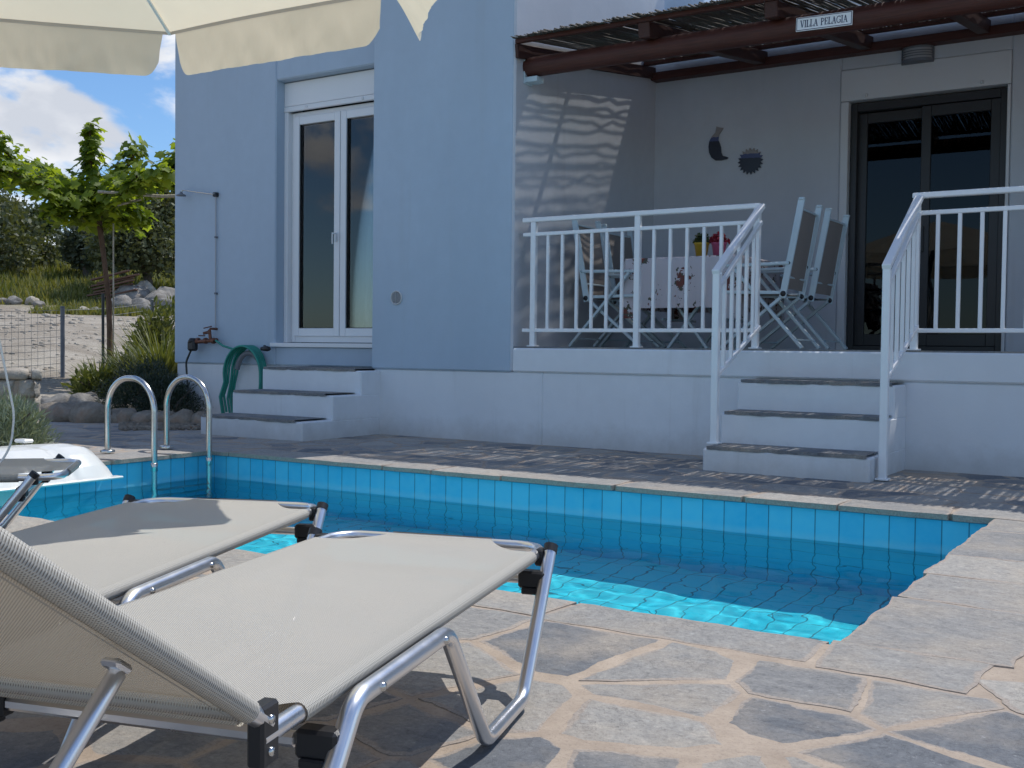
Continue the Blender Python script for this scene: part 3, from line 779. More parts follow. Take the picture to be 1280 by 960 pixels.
# ------------------------------------------------------------------ railings
def railing(name, posts, xr, stairs, label):
    x0, x1 = xr
    root = empty(name, ((x0 + x1) / 2, 7.8, FLR)); O = Vector(root.location); Yr = 7.80
    def P(x, y, z): return (x - O.x, y - O.y, z - O.z)
    mb_ = MB().box(P(x0, Yr - .027, 1.868), P(x1, Yr + .027, 1.906), 0, .006); mb_.build('top_rail', M['white_paint'], root)
    MB().box(P(x0, Yr - .015, 1.752), P(x1, Yr + .015, 1.782), 0, .004).build('middle_rail', M['white_paint'], root)
    MB().box(P(x0, Yr - .015, .945), P(x1, Yr + .015, .975), 0, .004).build('bottom_rail', M['white_paint'], root)
    for px_ in posts:
        m_ = MB().box(P(px_ - .024, Yr - .024, FLR), P(px_ + .024, Yr + .024, 1.869), 0, .005); m_.box(P(px_ - .04, Yr - .04, FLR + .001), P(px_ + .04, Yr + .04, FLR + .012), 0, .002)
        m_.build('post', M['white_paint'], root)
    ps = sorted(posts)
    for a, b in zip(ps, ps[1:]):
        n = max(1, round((b - a) / .137)) - 1
        for k in range(1, n + 1):
            x = a + (b - a) * k / (n + 1)
            MB().box(P(x - .0125, Yr - .0125, .974), P(x + .0125, Yr + .0125, 1.753), 0, .003).build('baluster', M['white_paint'], root)
    # sloping stair rail towards the deck
    xs, yl, zb, zt = stairs
    MB().box(P(xs - .024, yl - .024, zb), P(xs + .024, yl + .024, zt - .02), 0, .005).box(P(xs - .04, yl - .04, zb), P(xs + .04, yl + .04, zb + .012), 0, .002).build('post', M['white_paint'], root)
    sl = (1.888 - zt) / (Yr - yl)
    MB().bar(P(xs, yl - .028, zt - .012), P(xs, Yr + .01, 1.888), .055, .040, 0, .006).build('top_rail', M['white_paint'], root)
    MB().bar(P(xs, yl, zt - .13), P(xs, Yr, 1.888 - .122), .030, .030, 0, .004).build('middle_rail', M['white_paint'], root)
    MB().bar(P(xs, yl, zt - .72), P(xs, Yr, 1.888 - .90), .030, .030, 0, .004).build('bottom_rail', M['white_paint'], root)
    for k in range(1, 6):
        y = yl + (Yr - yl) * k / 6.0; fr = k / 6.0
        za = (zt - .72) + (1.888 - .90 - zt + .72) * fr; zc = (zt - .13) + (1.888 - .122 - zt + .13) * fr
        MB().box(P(xs - .0125, y - .0125, za), P(xs + .0125, y + .0125, zc), 0, .003).build('baluster', M['white_paint'], root)
    return tag(root, label, 'railing', 'white porch railings')
railing('porch_railing', [-4.745, -3.78, -2.80], (-4.85, -2.775), (-2.772, 6.95, .17, 1.345), 'white metal railing in front of the dining table, left of the steps')
railing('porch_railing', [-1.662, -.68, .30, 1.28, 2.26, 3.24, 4.22], (-1.69, 4.3), (-1.645, 6.93, .008, 1.345), 'white metal railing in front of the dark glass door, right of the steps')

# ------------------------------------------------------------------ pergola
pg = empty('pergola', (-2, 8.6, FLR)); PO = Vector((-2, 8.6, FLR))
def pp(*p): return Vector(p) - PO
m_ = MB(); m_.tube([pp(-4.91, 7.93, 3.205)] + [pp(-4.91 + 9.3 * k / 20, 7.93 + .008 * MN.noise(Vector((k, 0, 0))), 3.207 - .0008 * k) for k in range(1, 21)], .083, 14); m_.build('front_beam', M['wood_x'], pg)
MB().box(pp(-4.905, 10.36, 3.62), pp(4.4, 10.50, 3.70), 0, .006).build('wall_beam', M['wood_x'], pg)
def roofz(y): return 3.365 + (y - 7.75) * .150
for x in (-4.885, -3.72, -2.70, -1.68, -.66, .36, 1.38, 2.40, 3.42, 4.3):
    w = .03 if x < -4.8 else .10
    m_ = MB(); x = x if x > -4.8 else -4.893
    a, b = pp(x, 7.72, roofz(7.72) - .06), pp(x, 10.44, roofz(10.44) - .06); m_.bar(a, b, w, .12, 0, .006); m_.build('rafter', M['wood_y'], pg)
for y in (7.73, 8.85, 10.2):
    m_ = MB(); m_.bar(pp(-4.90, y, roofz(y) + .017), pp(4.4, y, roofz(y) + .017), .06 if y > 8 else .045, .034, 0, .004); m_.build('batten', M['wood_x'], pg)
m_ = MB()
rc = random.Random(5); x = -4.90
while x < 4.4:
    edge_ = x < -4.68
    r_ = rc.uniform(.0032, .0040) if edge_ else rc.uniform(.0045, .0072)
    lay = 0 if edge_ else rc.choice((0, 0, 1)); 
    ph = rc.uniform(0, 100); bend = rc.uniform(-.004, .004) if edge_ else rc.uniform(-.016, .016); wob = .0062 if edge_ else .010; ya = 7.63 + rc.uniform(-.05, .05)
    pts = []
    for k in range(15):
        y = ya + (10.47 - ya) * k / 14
        pts.append(pp(x + bend * math.sin(k / 14 * pi) + wob * MN.noise(Vector((ph, k * 1.15, 0))), y, roofz(y) + .042 + lay * .011 + .004 * MN.noise(Vector((ph, k * .7, 5)))))
    m_.tube(pts, [r_ * (1.05 - .25 * k / 14) for k in range(15)], 5)
    x += r_ * (rc.uniform(2.35, 3.1) if edge_ else rc.uniform(1.1, 1.62))
    if rc.random() < .03: x += rc.uniform(.003, .008)
m_.build('reed_mat', M['reed'], pg)
m_ = MB(); m_.box(pp(-4.905, 7.87, 3.07), pp(-4.78, 7.985, 3.115), 0, .004); m_.box(pp(-4.909, 7.86, 3.06), pp(-4.897, 7.995, 3.30), 0, .003); m_.build('bracket', M['lightblue_metal'], pg)
tag(pg, 'dark brown timber pergola with a reed mat roof over the porch', 'pergola')

# name sign on the beam
sg = empty('name_sign', (-2.345, 7.845, 3.19)); sg.scale = (.87, 1, .87); sg.rotation_euler = (0, R(1.2), 0)
MB().box((-.235, -.008, -.058), (.235, 0, .058), 0, .003).build('plate', M['white_paint'], sg)
navy = simple('navy_lettering', (.02, .03, .09), .5, var=.05)
m_ = MB()
for a, b in (((-.229, -.0095, .047), (.229, -.0083, .052)), ((-.229, -.0095, -.052), (.229, -.0083, -.047)), ((-.229, -.0095, -.0468), (-.224, -.0083, .0468)), ((.224, -.0095, -.0468), (.229, -.0083, .0468))): m_.box(a, b)
m_.build('border', navy, sg)
def letters():
    """serif capitals drawn as strokes: VILLA PELAGIA"""
    m_ = MB(); H = .056; T, t2 = .0085, .0036
    def st(x0, y0, x1, y1, w):
        dx, dy = x1 - x0, y1 - y0; L = math.hypot(dx, dy); nx, ny = -dy / L * w / 2, dx / L * w / 2
        q = [(x0 + nx, y0 + ny), (x1 + nx, y1 + ny), (x1 - nx, y1 - ny), (x0 - nx, y0 - ny)]
        V = [(a, -.0098, b) for a, b in q] + [(a, -.0082, b) for a, b in q]
        m_.add(V, [(0, 1, 2, 3), (4, 7, 6, 5), (0, 4, 5, 1), (1, 5, 6, 2), (2, 6, 7, 3), (3, 7, 4, 0)])
    def ser(x, y, w=.017): st(x - w / 2, y, x + w / 2, y, t2)
    def V_(x): st(x + .006, H, x + .020, 0, T); st(x + .021, 0, x + .034, H, t2); ser(x + .006, H); ser(x + .034, H); return .042
    def I_(x): st(x + .009, 0, x + .009, H, T); ser(x + .009, H); ser(x + .009, 0); return .021
    def L_(x): st(x + .008, 0, x + .008, H, T); ser(x + .008, H); ser(x + .008, 0); st(x + .008, .002, x + .032, .002, t2); st(x + .031, 0, x + .033, .016, t2); return .036
    def A_(x): st(x + .006, 0, x + .019, H, t2); st(x + .019, H, x + .033, 0, T); st(x + .010, .02, x + .028, .02, t2); ser(x + .006, 0); ser(x + .034, 0); return .043
    def E_(x): 
        st(x + .008, 0, x + .008, H, T); st(x + .002, H - .002, x + .031, H - .002, t2); st(x + .002, .002, x + .033, .002, t2); st(x + .008, H / 2, x + .024, H / 2, t2)
        st(x + .030, H, x + .031, H - .015, t2); st(x + .032, 0, x + .034, .016, t2); st(x + .024, H / 2 - .007, x + .024, H / 2 + .007, t2); return .038
    def arc(cx, cy, rx, ry, a0, a1, w):
        n = 12; pr = None
        for k in range(n + 1):
            a = R(a0 + (a1 - a0) * k / n); q = (cx + rx * math.cos(a), cy + ry * math.sin(a))
            if pr: st(*pr, *q, w)
            pr = q
    def P_(x): st(x + .008, 0, x + .008, H, T); ser(x + .008, 0); ser(x + .006, H, .014); arc(x + .012, H * .74, .018, H * .245, 95, -95, .0055); return .036
    def G_(x): arc(x + .023, H / 2, .020, H / 2 - .001, 50, 320, .006); st(x + .038, .004, x + .038, .024, T * .8); ser(x + .036, .024); st(x + .036, H - .014, x + .037, H, t2); return .046
    x = -.197
    for ch in 'VILLA PELAGIA':
        if ch == ' ': x += .026; continue
        n0 = len(m_.v)
        w = {'V': V_, 'I': I_, 'L': L_, 'A': A_, 'P': P_, 'E': E_, 'G': G_}[ch](x); x += w * .985
    W = x + .197; k = .394 / W
    m_.v = [((p[0] + .197) * k - .197, p[1], p[2] - H / 2) for p in m_.v]
    return m_
letters().build('lettering', navy, sg)
tag(sg, 'small white name sign with dark lettering fixed to the pergola beam', 'sign')

# wall lamp above the door
lm = empty('wall_lamp', (-2.26, YB - .013, 3.555))
def lfn(rad, z0, z1): return lambda u, v: (rad * math.cos(pi + pi * u), rad * .75 * math.sin(pi + pi * u), z0 + (z1 - z0) * v)
m_ = MB(); m_.grid(lfn(.14, -.075, -.045), 20, 1); m_.grid(lfn(.14, .045, .075), 20, 1)
for z in (-.022, .0, .022): m_.grid(lfn(.1405, z - .005, z + .005), 20, 1)
m_.build('shade', M['grey_plastic'], lm)
m_ = MB(); m_.grid(lfn(.128, -.07, .07), 20, 1); m_.build('diffuser', simple('frosted_glass', (.42, .43, .45), .3, var=.03), lm)
MB().box((-.145, -.004, -.078), (.145, .012, .078), 0, .004).build('back_plate', M['grey_plastic'], lm)
tag(lm, 'grey half round lamp on the wall above the glass door', 'lamp')

# moon and sun wall plaques
t = NT('painted_plaque')
sp = t.n('ShaderNodeSeparateXYZ'); t.l(t.coord(), sp.inputs[0])
h = t.math('ADD', sp.outputs[2], t.math('MULTIPLY_ADD', t.noise(12, 2), .05, -.025))
c1 = t.mix(t.math('GREATER_THAN', h, .030), (.03, .035, .055), (.08, .10, .22)); c2 = t.mix(t.math('GREATER_THAN', h, .075), c1, (.33, .30, .29))
M['plaque'] = t.done(t.bsdf(c2, .3))
def extrude(outline, th, name, mat, parent=None, loc=None):
    n = len(outline); m_ = MB()
    m_.add([(x, -th, z) for x, z in outline] + [(x, 0, z) for x, z in outline], [tuple(range(n)), tuple(range(2 * n - 1, n - 1, -1))] + [(i, n + i, n + (i + 1) % n, (i + 1) % n) for i in range(n)])
    return m_.build(name, mat, parent, loc, fix=True)
mo = [(395,190),(380,270),(330,320),(295,380),(285,450),(295,530),(330,600),(390,645),(470,650),(550,640),(570,620),(540,605),(490,590),(467,540),(462,470),(440,410),(420,370),(432,300),(470,250),(490,220),(440,208)]
mo = [((x - 430) * .00076, (430 - y) * .00076) for x, y in mo]
o = extrude(mo, .014, 'moon_plaque', M['plaque'], None, (-4.19, YB - .002, 2.915)); 
tag(o, 'crescent moon wall plaque painted with a dark night scene', 'wall ornament')
su = []
for k in range(40):
    a = 2 * pi * k / 40; rr = .135 if k % 2 == 0 else .105; su.append((rr * math.cos(a + .05), rr * math.sin(a + .05)))
o = extrude(su, .014, 'sun_plaque', M['plaque'], None, (-3.85, YB - .002, 2.715))
tag(o, 'round sun wall plaque with pointed rays and a dark painted face', 'wall ornament')

# ------------------------------------------------------------------ porch furniture
def chair():
    root = empty('folding_chair')
    lb, fb = M['lightblue_metal'], M['tan_mesh']
    for s in (-.25, .25):
        MB().bar((-.20, s, .40), (-.335, s, 1.15), .052, .024, 0, .004).box((-.36, s - .021, 1.145), (-.315, s + .021, 1.162), 0, .003).build('back_post', lb, root)
        MB().bar((-.25, s, .665), (.26, s, .655), .045, .026, 0, .006).build('armrest', lb, root)
        y = s * .86
        MB().bar((.20, s, .645), (-.36, s, .01), 0.042, .024, 0, .003).build('leg', lb, root)
        MB().bar((-.20, y, .42), (.30, y, .01), 0.042, .024, 0, .003).build('leg', lb, root)
        MB().lathe([(0, -.014), (.022, -.014), (.022, .014), (0, .014)], 12, (-.207, s, .43), 0, 'Y').build('hinge', M['black'], root)
        MB().lathe([(0, -.012), (.014, -.012), (.014, .012), (0, .012)], 10, (-.245, s, .665), 0, 'Y').build('hinge', M['black'], root)
    m_ = MB(); m_.grid(lambda u, v: (-.215 - .10 * u - .0 - .012 * math.sin(pi * v), -.235 + .47 * v, .47 + .62 * u), 8, 8); m_.build('backrest', fb, root)
    m_ = MB()
    for z, xx in ((1.08, -.322), (.56, -.232)): m_.bar((xx, -.24, z), (xx, .24, z), .016, .016, 0, .003)
    m_.build('cross_bar', lb, root)
    m_ = MB(); m_.grid(lambda u, v: (-.20 + .45 * u, -.225 + .45 * v, .445 - .018 * math.sin(pi * v) + .01 * u), 6, 8); m_.build('seat', fb, root)
    m_ = MB()
    for y in (-.232, .232): m_.bar((-.20, y, .44), (.26, y, .45), .022, .026, 0, .004)
    m_.bar((.26, -.232, .45), (.26, .232, .45), .022, .026, 0, .004); m_.build('seat_frame', lb, root)
    MB().bar((-.30, -.25, .075), (-.30, .25, .075), .014, .014).build('stretcher', lb, root)
    m_ = MB(); m_.bar((.24, -.215, .06), (.24, .215, .06), .014, .014); m_.build('stretcher', lb, root)
    return root
ch = chair()
spots = [(-2.93, 8.42, pi + .03, 'pale blue framed folding chair right of the table, nearest the railing'), (-2.92, 9.15, pi - .02, 'pale blue framed folding chair right of the table, beside the glass door'),
         (-4.34, 8.60, .05, 'pale blue framed folding chair left of the table, nearest the railing'), (-4.40, 9.30, -.03, 'pale blue framed folding chair left of the table, near the back wall')]
for i, (x, y, rz, lab) in enumerate(spots):
    c = ch if i == 0 else copy_tree(ch)
    c.location = (x, y, FLR); c.rotation_euler = (0, 0, rz); tag(c, lab, 'chair', 'folding chairs at the porch table')
tb = empty('dining_table', (-3.68, 8.95, FLR))
MB().box((-.50, -.52, .735), (.50, .52, .762), 0, .008).build('tabletop', M['lightblue_metal'], tb)
for sx in (-1, 1):
    for sy in (-1, 1): MB().bar((sx * .38, sy * .36, .735), (-sx * .30 + sx * .12, sy * .36, .0), .04, .025, 0, .004).build('leg', M['lightblue_metal'], tb)
MB().bar((-.24, -.36, .25), (-.24, .36, .25), .02, .02).build('stretcher', M['lightblue_metal'], tb)
MB().bar((.24, -.36, .25), (.24, .36, .25), .02, .02).build('stretcher', M['lightblue_metal'], tb)
tag(tb, 'light blue table under a floral cloth on the porch', 'table')
t = NT('floral_cloth')
vo = t.n('ShaderNodeTexVoronoi'); t.l(t.coord(), vo.inputs[0]); vo.inputs['Scale'].default_value = 4.2
fl = t.math('LESS_THAN', t.math('ADD', vo.outputs['Distance'], t.math('MULTIPLY_ADD', t.noise(26, 3), 1.3, -.65)), .24)
lf = t.math('LESS_THAN', t.math('ADD', vo.outputs['Distance'], t.math('MULTIPLY_ADD', t.noise(18, 4), 1.5, -.72)), .33)
cc = t.mix(lf, (.58, .54, .57), (.10, .10, .075)); cc = t.mix(fl, cc, (.17, .06, .05))
M['floral'] = t.done(t.bsdf(cc, .9))
m_ = MB()
# cloth: top sheet and wavy skirt in one surface
N = 160; ring = []
def rect(t_):
    a, b = .515, .535; per = 4 * (a + b); d = t_ * per
    if d < 2 * a: return (-a + d, -b)
    d -= 2 * a
    if d < 2 * b: return (a, -b + d)
    d -= 2 * b
    if d < 2 * a: return (a - d, b)
    return (-a, b - (d - 2 * a))
rows = [(.0, .770, 0), (.93, .771, 0), (1.0, .768, 0), (1.012, .75, .15), (1.02, .66, .6), (1.03, .50, 1), (1.035, .34, 1.2)]
V = []; F = []
for sc_, z, wv in rows:
    for k in range(N):
        x, y = rect(k / N); L = math.hypot(x, y)
        w = .016 * wv * math.sin(k / N * 2 * pi * 26 + 1.5 * MN.noise(Vector((k * .1, 0, 0)))) + .012 * wv * MN.noise(Vector((k * .09, 3, 0)))
        corner = (abs(x) > .4) and (abs(y) > .42)
        V.append((x * sc_ + x / L * w, y * sc_ + y / L * w, z - (.09 * wv if corner else 0) * .8))
for i in range(len(rows) - 1):
    for k in range(N): F.append((i * N + k, i * N + (k + 1) % N, (i + 1) * N + (k + 1) % N, (i + 1) * N + k))
m_.add(V, F, 0, True)
o = m_.build('tablecloth', M['floral'], None, (-3.68, 8.95, FLR)); tag(o, 'white tablecloth with dark flower print hanging over the porch table', 'tablecloth')
def pot(x, y, c, nm, lab, fc):
    root = empty('flower_pot', (x, y, FLR + .772))
    m_ = MB(); m_.lathe([(0, .001), (.045, 0), (.062, .11), (.066, .11), (.066, .125), (.056, .125), (.05, .09), (0, .09)], 18); m_.build('pot', simple(nm, c, .5), root)
    m_ = MB(); q = random.Random(int(x * 100))
    for k in range(150):
        a, b = q.uniform(0, 2 * pi), q.uniform(.1, 1.3); r_ = q.uniform(.02, .09); c0 = Vector((r_ * math.cos(a) * math.cos(b), r_ * math.sin(a) * math.cos(b), .12 + r_ * math.sin(b)))
        d1 = Vector((q.uniform(-1, 1), q.uniform(-1, 1), q.uniform(-1, 1))).normalized() * .022; d2 = d1.cross(Vector((q.uniform(-1, 1), q.uniform(-1, 1), 1))).normalized() * .016
        m_.add([c0 - d1, c0 + d2, c0 + d1, c0 - d2], [(0, 1, 2, 3)])
    m_.build('flowers', fc, root)
    tag(root, lab, 'flower pot')
pot(-3.58, 8.62, (.50, .33, .03), 'yellow_pot', 'yellow flower pot standing on the floral tablecloth', M['dark_leaf'])
pot(-3.44, 8.66, (.52, .12, .24), 'pink_pot', 'pink flower pot with red flowers on the floral tablecloth', leafm('red_petals', (.25, .02, .03), (.35, .04, .08), .2))

# ------------------------------------------------------------------ ladder
ld = empty('pool_ladder', (-6.5, 5.3, 0)); LO = Vector((-6.5, 5.3, 0))
for y0, xb in ((5.06, -6.70), (5.56, -6.66)):
    pth = fillet([(xb, y0, .0), (xb, y0, .56), (-6.19, y0, .56), (-6.19, y0, -1.05)], .235, 14)
    m_ = MB(); m_.tube([Vector(p) - LO for p in pth], .0215, 16); rl = m_.build('handrail', M['steel'], ld)
    m_ = MB(); m_.lathe([(.022, .012), (.03, .022), (.05, .016), (.052, .010), (.052, 0)], 20, (xb - LO.x, y0 - LO.y, .014)); m_.build('flange', M['steel'], rl)
    m_ = MB(); m_.lathe([(.022, -.03), (.0245, -.028), (.0245, .028), (.022, .03)], 16, (-6.19 - LO.x, y0 - LO.y, -.06)); m_.build('collar', M['steel'], rl)
for z in (-.38, -.66, -.94): MB().box((-6.23 - LO.x, 5.08 - LO.y, z - .012), (-6.15 - LO.x, 5.54 - LO.y, z + .012), 0, .006).build('tread', M['steel'], ld)
tag(ld, 'stainless steel pool ladder with two arched handrails at the pool end', 'ladder')

# white filter unit hanging over the end of the pool
fu = empty('pool_filter_unit', (-6.35, 4.25, 0)); FO = Vector((-6.35, 4.25, 0))
prof = [(-7.02, .012), (-7.0, .07), (-6.9, .095), (-6.55, .125), (-6.38, .135), (-6.25, .125), (-6.14, .085), (-6.05, .01), (-6.0, -.05), (-5.985, -.07)]
pv_ = [Vector((a, 0, b)) for a, b in prof]; pv_ = fillet(pv_, .05, 4)
m_ = MB(); ya, yb = 3.55, 4.62; NV = 28
def fus(u, v):
    i = min(len(pv_) - 1, int(round(u * (len(pv_) - 1)))); p = pv_[i]
    y = ya + (yb - ya) * v
    e = min(v, 1 - v) * (yb - ya)                       # distance from a moulded end
    k = 1 - max(0, 1 - e / .16) ** 2 * .35
    rib = .020 * math.exp(-((y - 4.28) / .035) ** 2) + .020 * math.exp(-((y - 3.90) / .035) ** 2)
    zc = -.08 if p.x > -6.2 else .0
    x = -6.6 + (p.x + 6.6) * (1 - (1 - k) * .35) - (rib * 1.3 if p.x > -6.3 else 0)
    z = zc + (p.z - zc) * k - (rib if p.x <= -6.1 else rib * .4)
    return (x - FO.x, y - FO.y, z)
m_.grid(fus, len(pv_) - 1, NV)
# closed ends
for v in (0, 1):
    ids = [fus(i / (len(pv_) - 1), v) for i in range(len(pv_))]; b0 = [(p[0], p[1], -.075 if p[0] + FO.x > -6.3 else .012) for p in ids]
    n = len(ids); m_.add(ids + b0, [(i, i + 1, n + i + 1, n + i) for i in range(n - 1)])
m_.build('shell', M['white_plastic'], fu)
m_ = MB(); m_.box((-6.29 - FO.x, ya + .06 - FO.y, -.42), (-6.18 - FO.x, yb - .55 - FO.y, -.068), 0, .02); m_.build('intake_box', M['white_plastic'], fu)
m_ = MB(); m_.box((-6.04 - FO.x, ya - .01 - FO.y, -.082), (-5.965 - FO.x, yb + .012 - FO.y, -.066), 0, .006); m_.build('lip', M['white_plastic'], fu)
for y in (3.75, 4.1, 4.5): MB().box((-6.92 - FO.x, y - .04 - FO.y, .112), (-6.80 - FO.x, y + .04 - FO.y, .138), 0, .01).build('latch', M['white_plastic'], fu)
tag(fu, 'white moulded plastic filter unit hooked over the short end of the pool', 'pool filter')

# ------------------------------------------------------------------ shower pipe, tap, hose
sh = empty('outdoor_shower', (-8.90, YW - .02, 1.0)); SO = Vector(sh.location)
m_ = MB(); m_.tube([Vector(p) - SO for p in fillet([(-8.90, YW - .02, .98), (-8.90, YW - .02, 2.41), (-8.90, YW - .05, 2.42)], .02, 4)], .0065, 8); m_.build('riser_pipe', M['wall_paint_grey'], sh)
m_ = MB(); m_.tube([Vector(p) - SO for p in fillet([(-8.90, YW - .03, 2.415), (-9.13, YW - .06, 2.45), (-9.345, YW - .09, 2.485), (-9.36, YW - .092, 2.45)], .03, 4)], .0075, 8); m_.build('arm', M['steel'], sh)
m_ = MB(); m_.lathe([(0, .03), (.012, .03), (.02, .01), (.052, -.005), (.052, -.016), (0, -.016)], 18, tuple(Vector((-9.36, YW - .092, 2.435)) - SO)); m_.build('shower_head', M['grey_plastic'], sh)
m_ = MB(); m_.box(tuple(Vector((-8.925, YW - .045, 2.39)) - SO), tuple(Vector((-8.875, YW - .001, 2.435)) - SO), 0, .004); m_.build('elbow', M['black'], sh)
m_ = MB()
for z in (1.35, 1.95): m_.box(tuple(Vector((-8.914, YW - .032, z)) - SO), tuple(Vector((-8.886, YW - .001, z + .02)) - SO), 0, .003)
m_.build('clip', M['grey_plastic'], sh)
tag(sh, 'thin outdoor shower pipe and arm fixed to the blue wall corner', 'shower')
tp = empty('garden_tap', (-8.93, YW - .05, .95)); TO = Vector(tp.location)
def tpv(*p): return tuple(Vector(p) - TO)
m_ = MB(); m_.tube([tpv(-8.90, YW, .98), tpv(-8.90, YW - .09, .98), tpv(-8.91, YW - .12, .93)], .014, 10); m_.tube([tpv(-8.82, YW - .07, .86), tpv(-9.16, YW - .10, .835)], .022, 10)
m_.tube([tpv(-8.905, YW - .10, .97), tpv(-8.90, YW - .09, .86)], .017, 10)
for x in (-8.86, -8.98, -9.10): m_.lathe([(.02, -.02), (.032, -.015), (.032, .015), (.02, .02)], 12, tpv(x, YW - .085, .852), 0, 'X')
m_.build('manifold', M['brass'], tp)
m_ = MB(); m_.bar(tpv(-8.96, YW - .13, .985), tpv(-8.85, YW - .12, 1.005), .016, .010); m_.bar(tpv(-9.02, YW - .15, .905), tpv(-8.97, YW - .10, .905), .03, .012); m_.bar(tpv(-9.0, YW - .1, .93), tpv(-8.9, YW - .11, .945), .012, .03); m_.build('lever', M['rust'], tp)
m_ = MB(); m_.box(tpv(-9.22, YW - .14, .74), tpv(-9.11, YW - .06, .855), 0, .02); m_.lathe([(0, -.02), (.045, -.02), (.05, .0), (.03, .03), (0, .03)], 14, tpv(-9.165, YW - .10, .85)); m_.build('timer', M['black'], tp)
m_ = MB(); m_.tube([tpv(*p) for p in fillet([(-9.19, YW - .1, .75), (-9.26, YW - .11, .62), (-9.24, YW - .10, .35), (-9.12, YW - .12, .05)], .15, 6)], .011, 8); m_.build('drip_pipe', M['dark_hose'], tp)
tag(tp, 'brass tap with valves and a black timer on the wall corner', 'tap')
hs = empty('hose', (-8.30, YW - .08, .75)); HO2 = Vector(hs.location)
m_ = MB()
pts = [(-8.82, YW - .09, .855), (-8.70, YW - .10, .80), (-8.55, YW - .09, .765), (-8.46, YW - .08, .765)]
m_.tube([Vector(p) - HO2 for p in fillet(pts, .1, 5)], .012, 8)
q = random.Random(3)
for k in range(6):
    dx, dy = .012 * q.uniform(-1, 1) - .018 * k, .022 * k; lo = .12 + .05 * q.random()
    P_ = []
    for j in range(25):
        a = R(-38 + 215 * j / 24); P_.append(Vector((-8.33 + dx * .4 + (.235 + .012 * k) * math.cos(a) * .9, YW - .045 - dy, .50 + .30 * math.sin(a) - (.07 if math.sin(a) < 0 else 0))))
    P_ += [Vector((-8.57 + dx * .6, YW - .045 - dy, .42)), Vector((-8.60 + dx, YW - .05 - dy, lo + .12)), Vector((-8.56 + dx, YW - .05 - dy, lo - .06))]
    m_.tube([p - HO2 for p in P_], .0125, 8)
m_.build('hose_coil', M['green_hose'], hs)
m_ = MB(); m_.bar(tuple(Vector((-8.14, YW - .05, .80)) - HO2), tuple(Vector((-8.0, YW - .16, .77)) - HO2), .03, .03, 0, .006); m_.lathe([(0, -.06), (.02, -.06), (.028, .02), (.02, .05), (0, .05)], 12, tuple(Vector((-8.02, YW - .15, .775)) - HO2), 0, 'X'); m_.build('nozzle', M['black'], hs)
m_ = MB(); m_.tube([Vector((-8.33 + .18 * math.cos(R(a)), YW - .08, .52 + .21 * math.sin(R(a)))) - HO2 for a in range(10, 171, 16)], .028, 8); m_.build('hanger', M['grey_plastic'], hs)
tag(hs, 'green garden hose coiled on a wall hanger beside the side steps', 'hose')

# ------------------------------------------------------------------ sun loungers
def sling(L, W, cut0, cut1, hem):
    """woven sling with sleeves round the side tubes; x along, y across, tube axes at y=0 and y=W"""
    m_ = MB(); r_ = .0150; nu = 56; nv = 24
    def cut(x):
        c = 0
        if cut0 and x < cut0: c = max(c, cut0 * (1 - (x / cut0)) ** .5)
        if cut1 and L - x < cut1: c = max(c, cut1 * (1 - ((L - x) / cut1)) ** .62)
        return c
    xs = sorted(set([L * i / nu for i in range(nu + 1)] + [cut0 * k / 7 for k in range(8)] + [L - cut1 * k / 7 for k in range(8)]))
    V = []; F = []
    for x in xs:
        c = cut(x); sag = .014 * math.sin(pi * min(1, max(0, x / L))) ** .5 + .003
        for j in range(nv + 1):
            v = j / nv; y = c + (W - 2 * c) * v
            V.append((x, y, r_ - sag * math.sin(pi * y / W) ** .8 + (.0022 * MN.noise(Vector((x * 5, y * 3, 1))) + .0010 * MN.noise(Vector((x * 17, y * 6, 7)))) * math.sin(pi * y / W)))
    n = nv + 1
    F = [(i * n + j, (i + 1) * n + j, (i + 1) * n + j + 1, i * n + j + 1) for i in range(len(xs) - 1) for j in range(nv)]
    m_.add(V, F, 0, True)
    for side in (0, 1):                                       # sleeves
        x0, x1 = cut0, L - cut1
        def sl(u, v, side=side):
            a = pi / 2 + v * pi * 1.25
            y = r_ * math.cos(a) * (1.0); z = r_ * math.sin(a)
            return (x0 + (x1 - x0) * u, (y if side == 0 else W - y), z + .0003)
        m_.grid(sl, 30, 10)
        def hm(u, v, side=side):                              # hem strip under the sheet
            y = .004 + hem * v; return (x0 + (x1 - x0) * u, (y if side == 0 else W - y), -r_ * (1 - v) * .9 + v * (r_ - .008) - .004)
        m_.grid(hm, 20, 3)
    def en(u, v):
        a = pi / 2 + v * pi * 1.2; return (r_ * math.cos(a), cut0 + (W - 2 * cut0) * u, r_ * math.sin(a))
    m_.grid(en, 16, 8)
    return m_
LW = .56
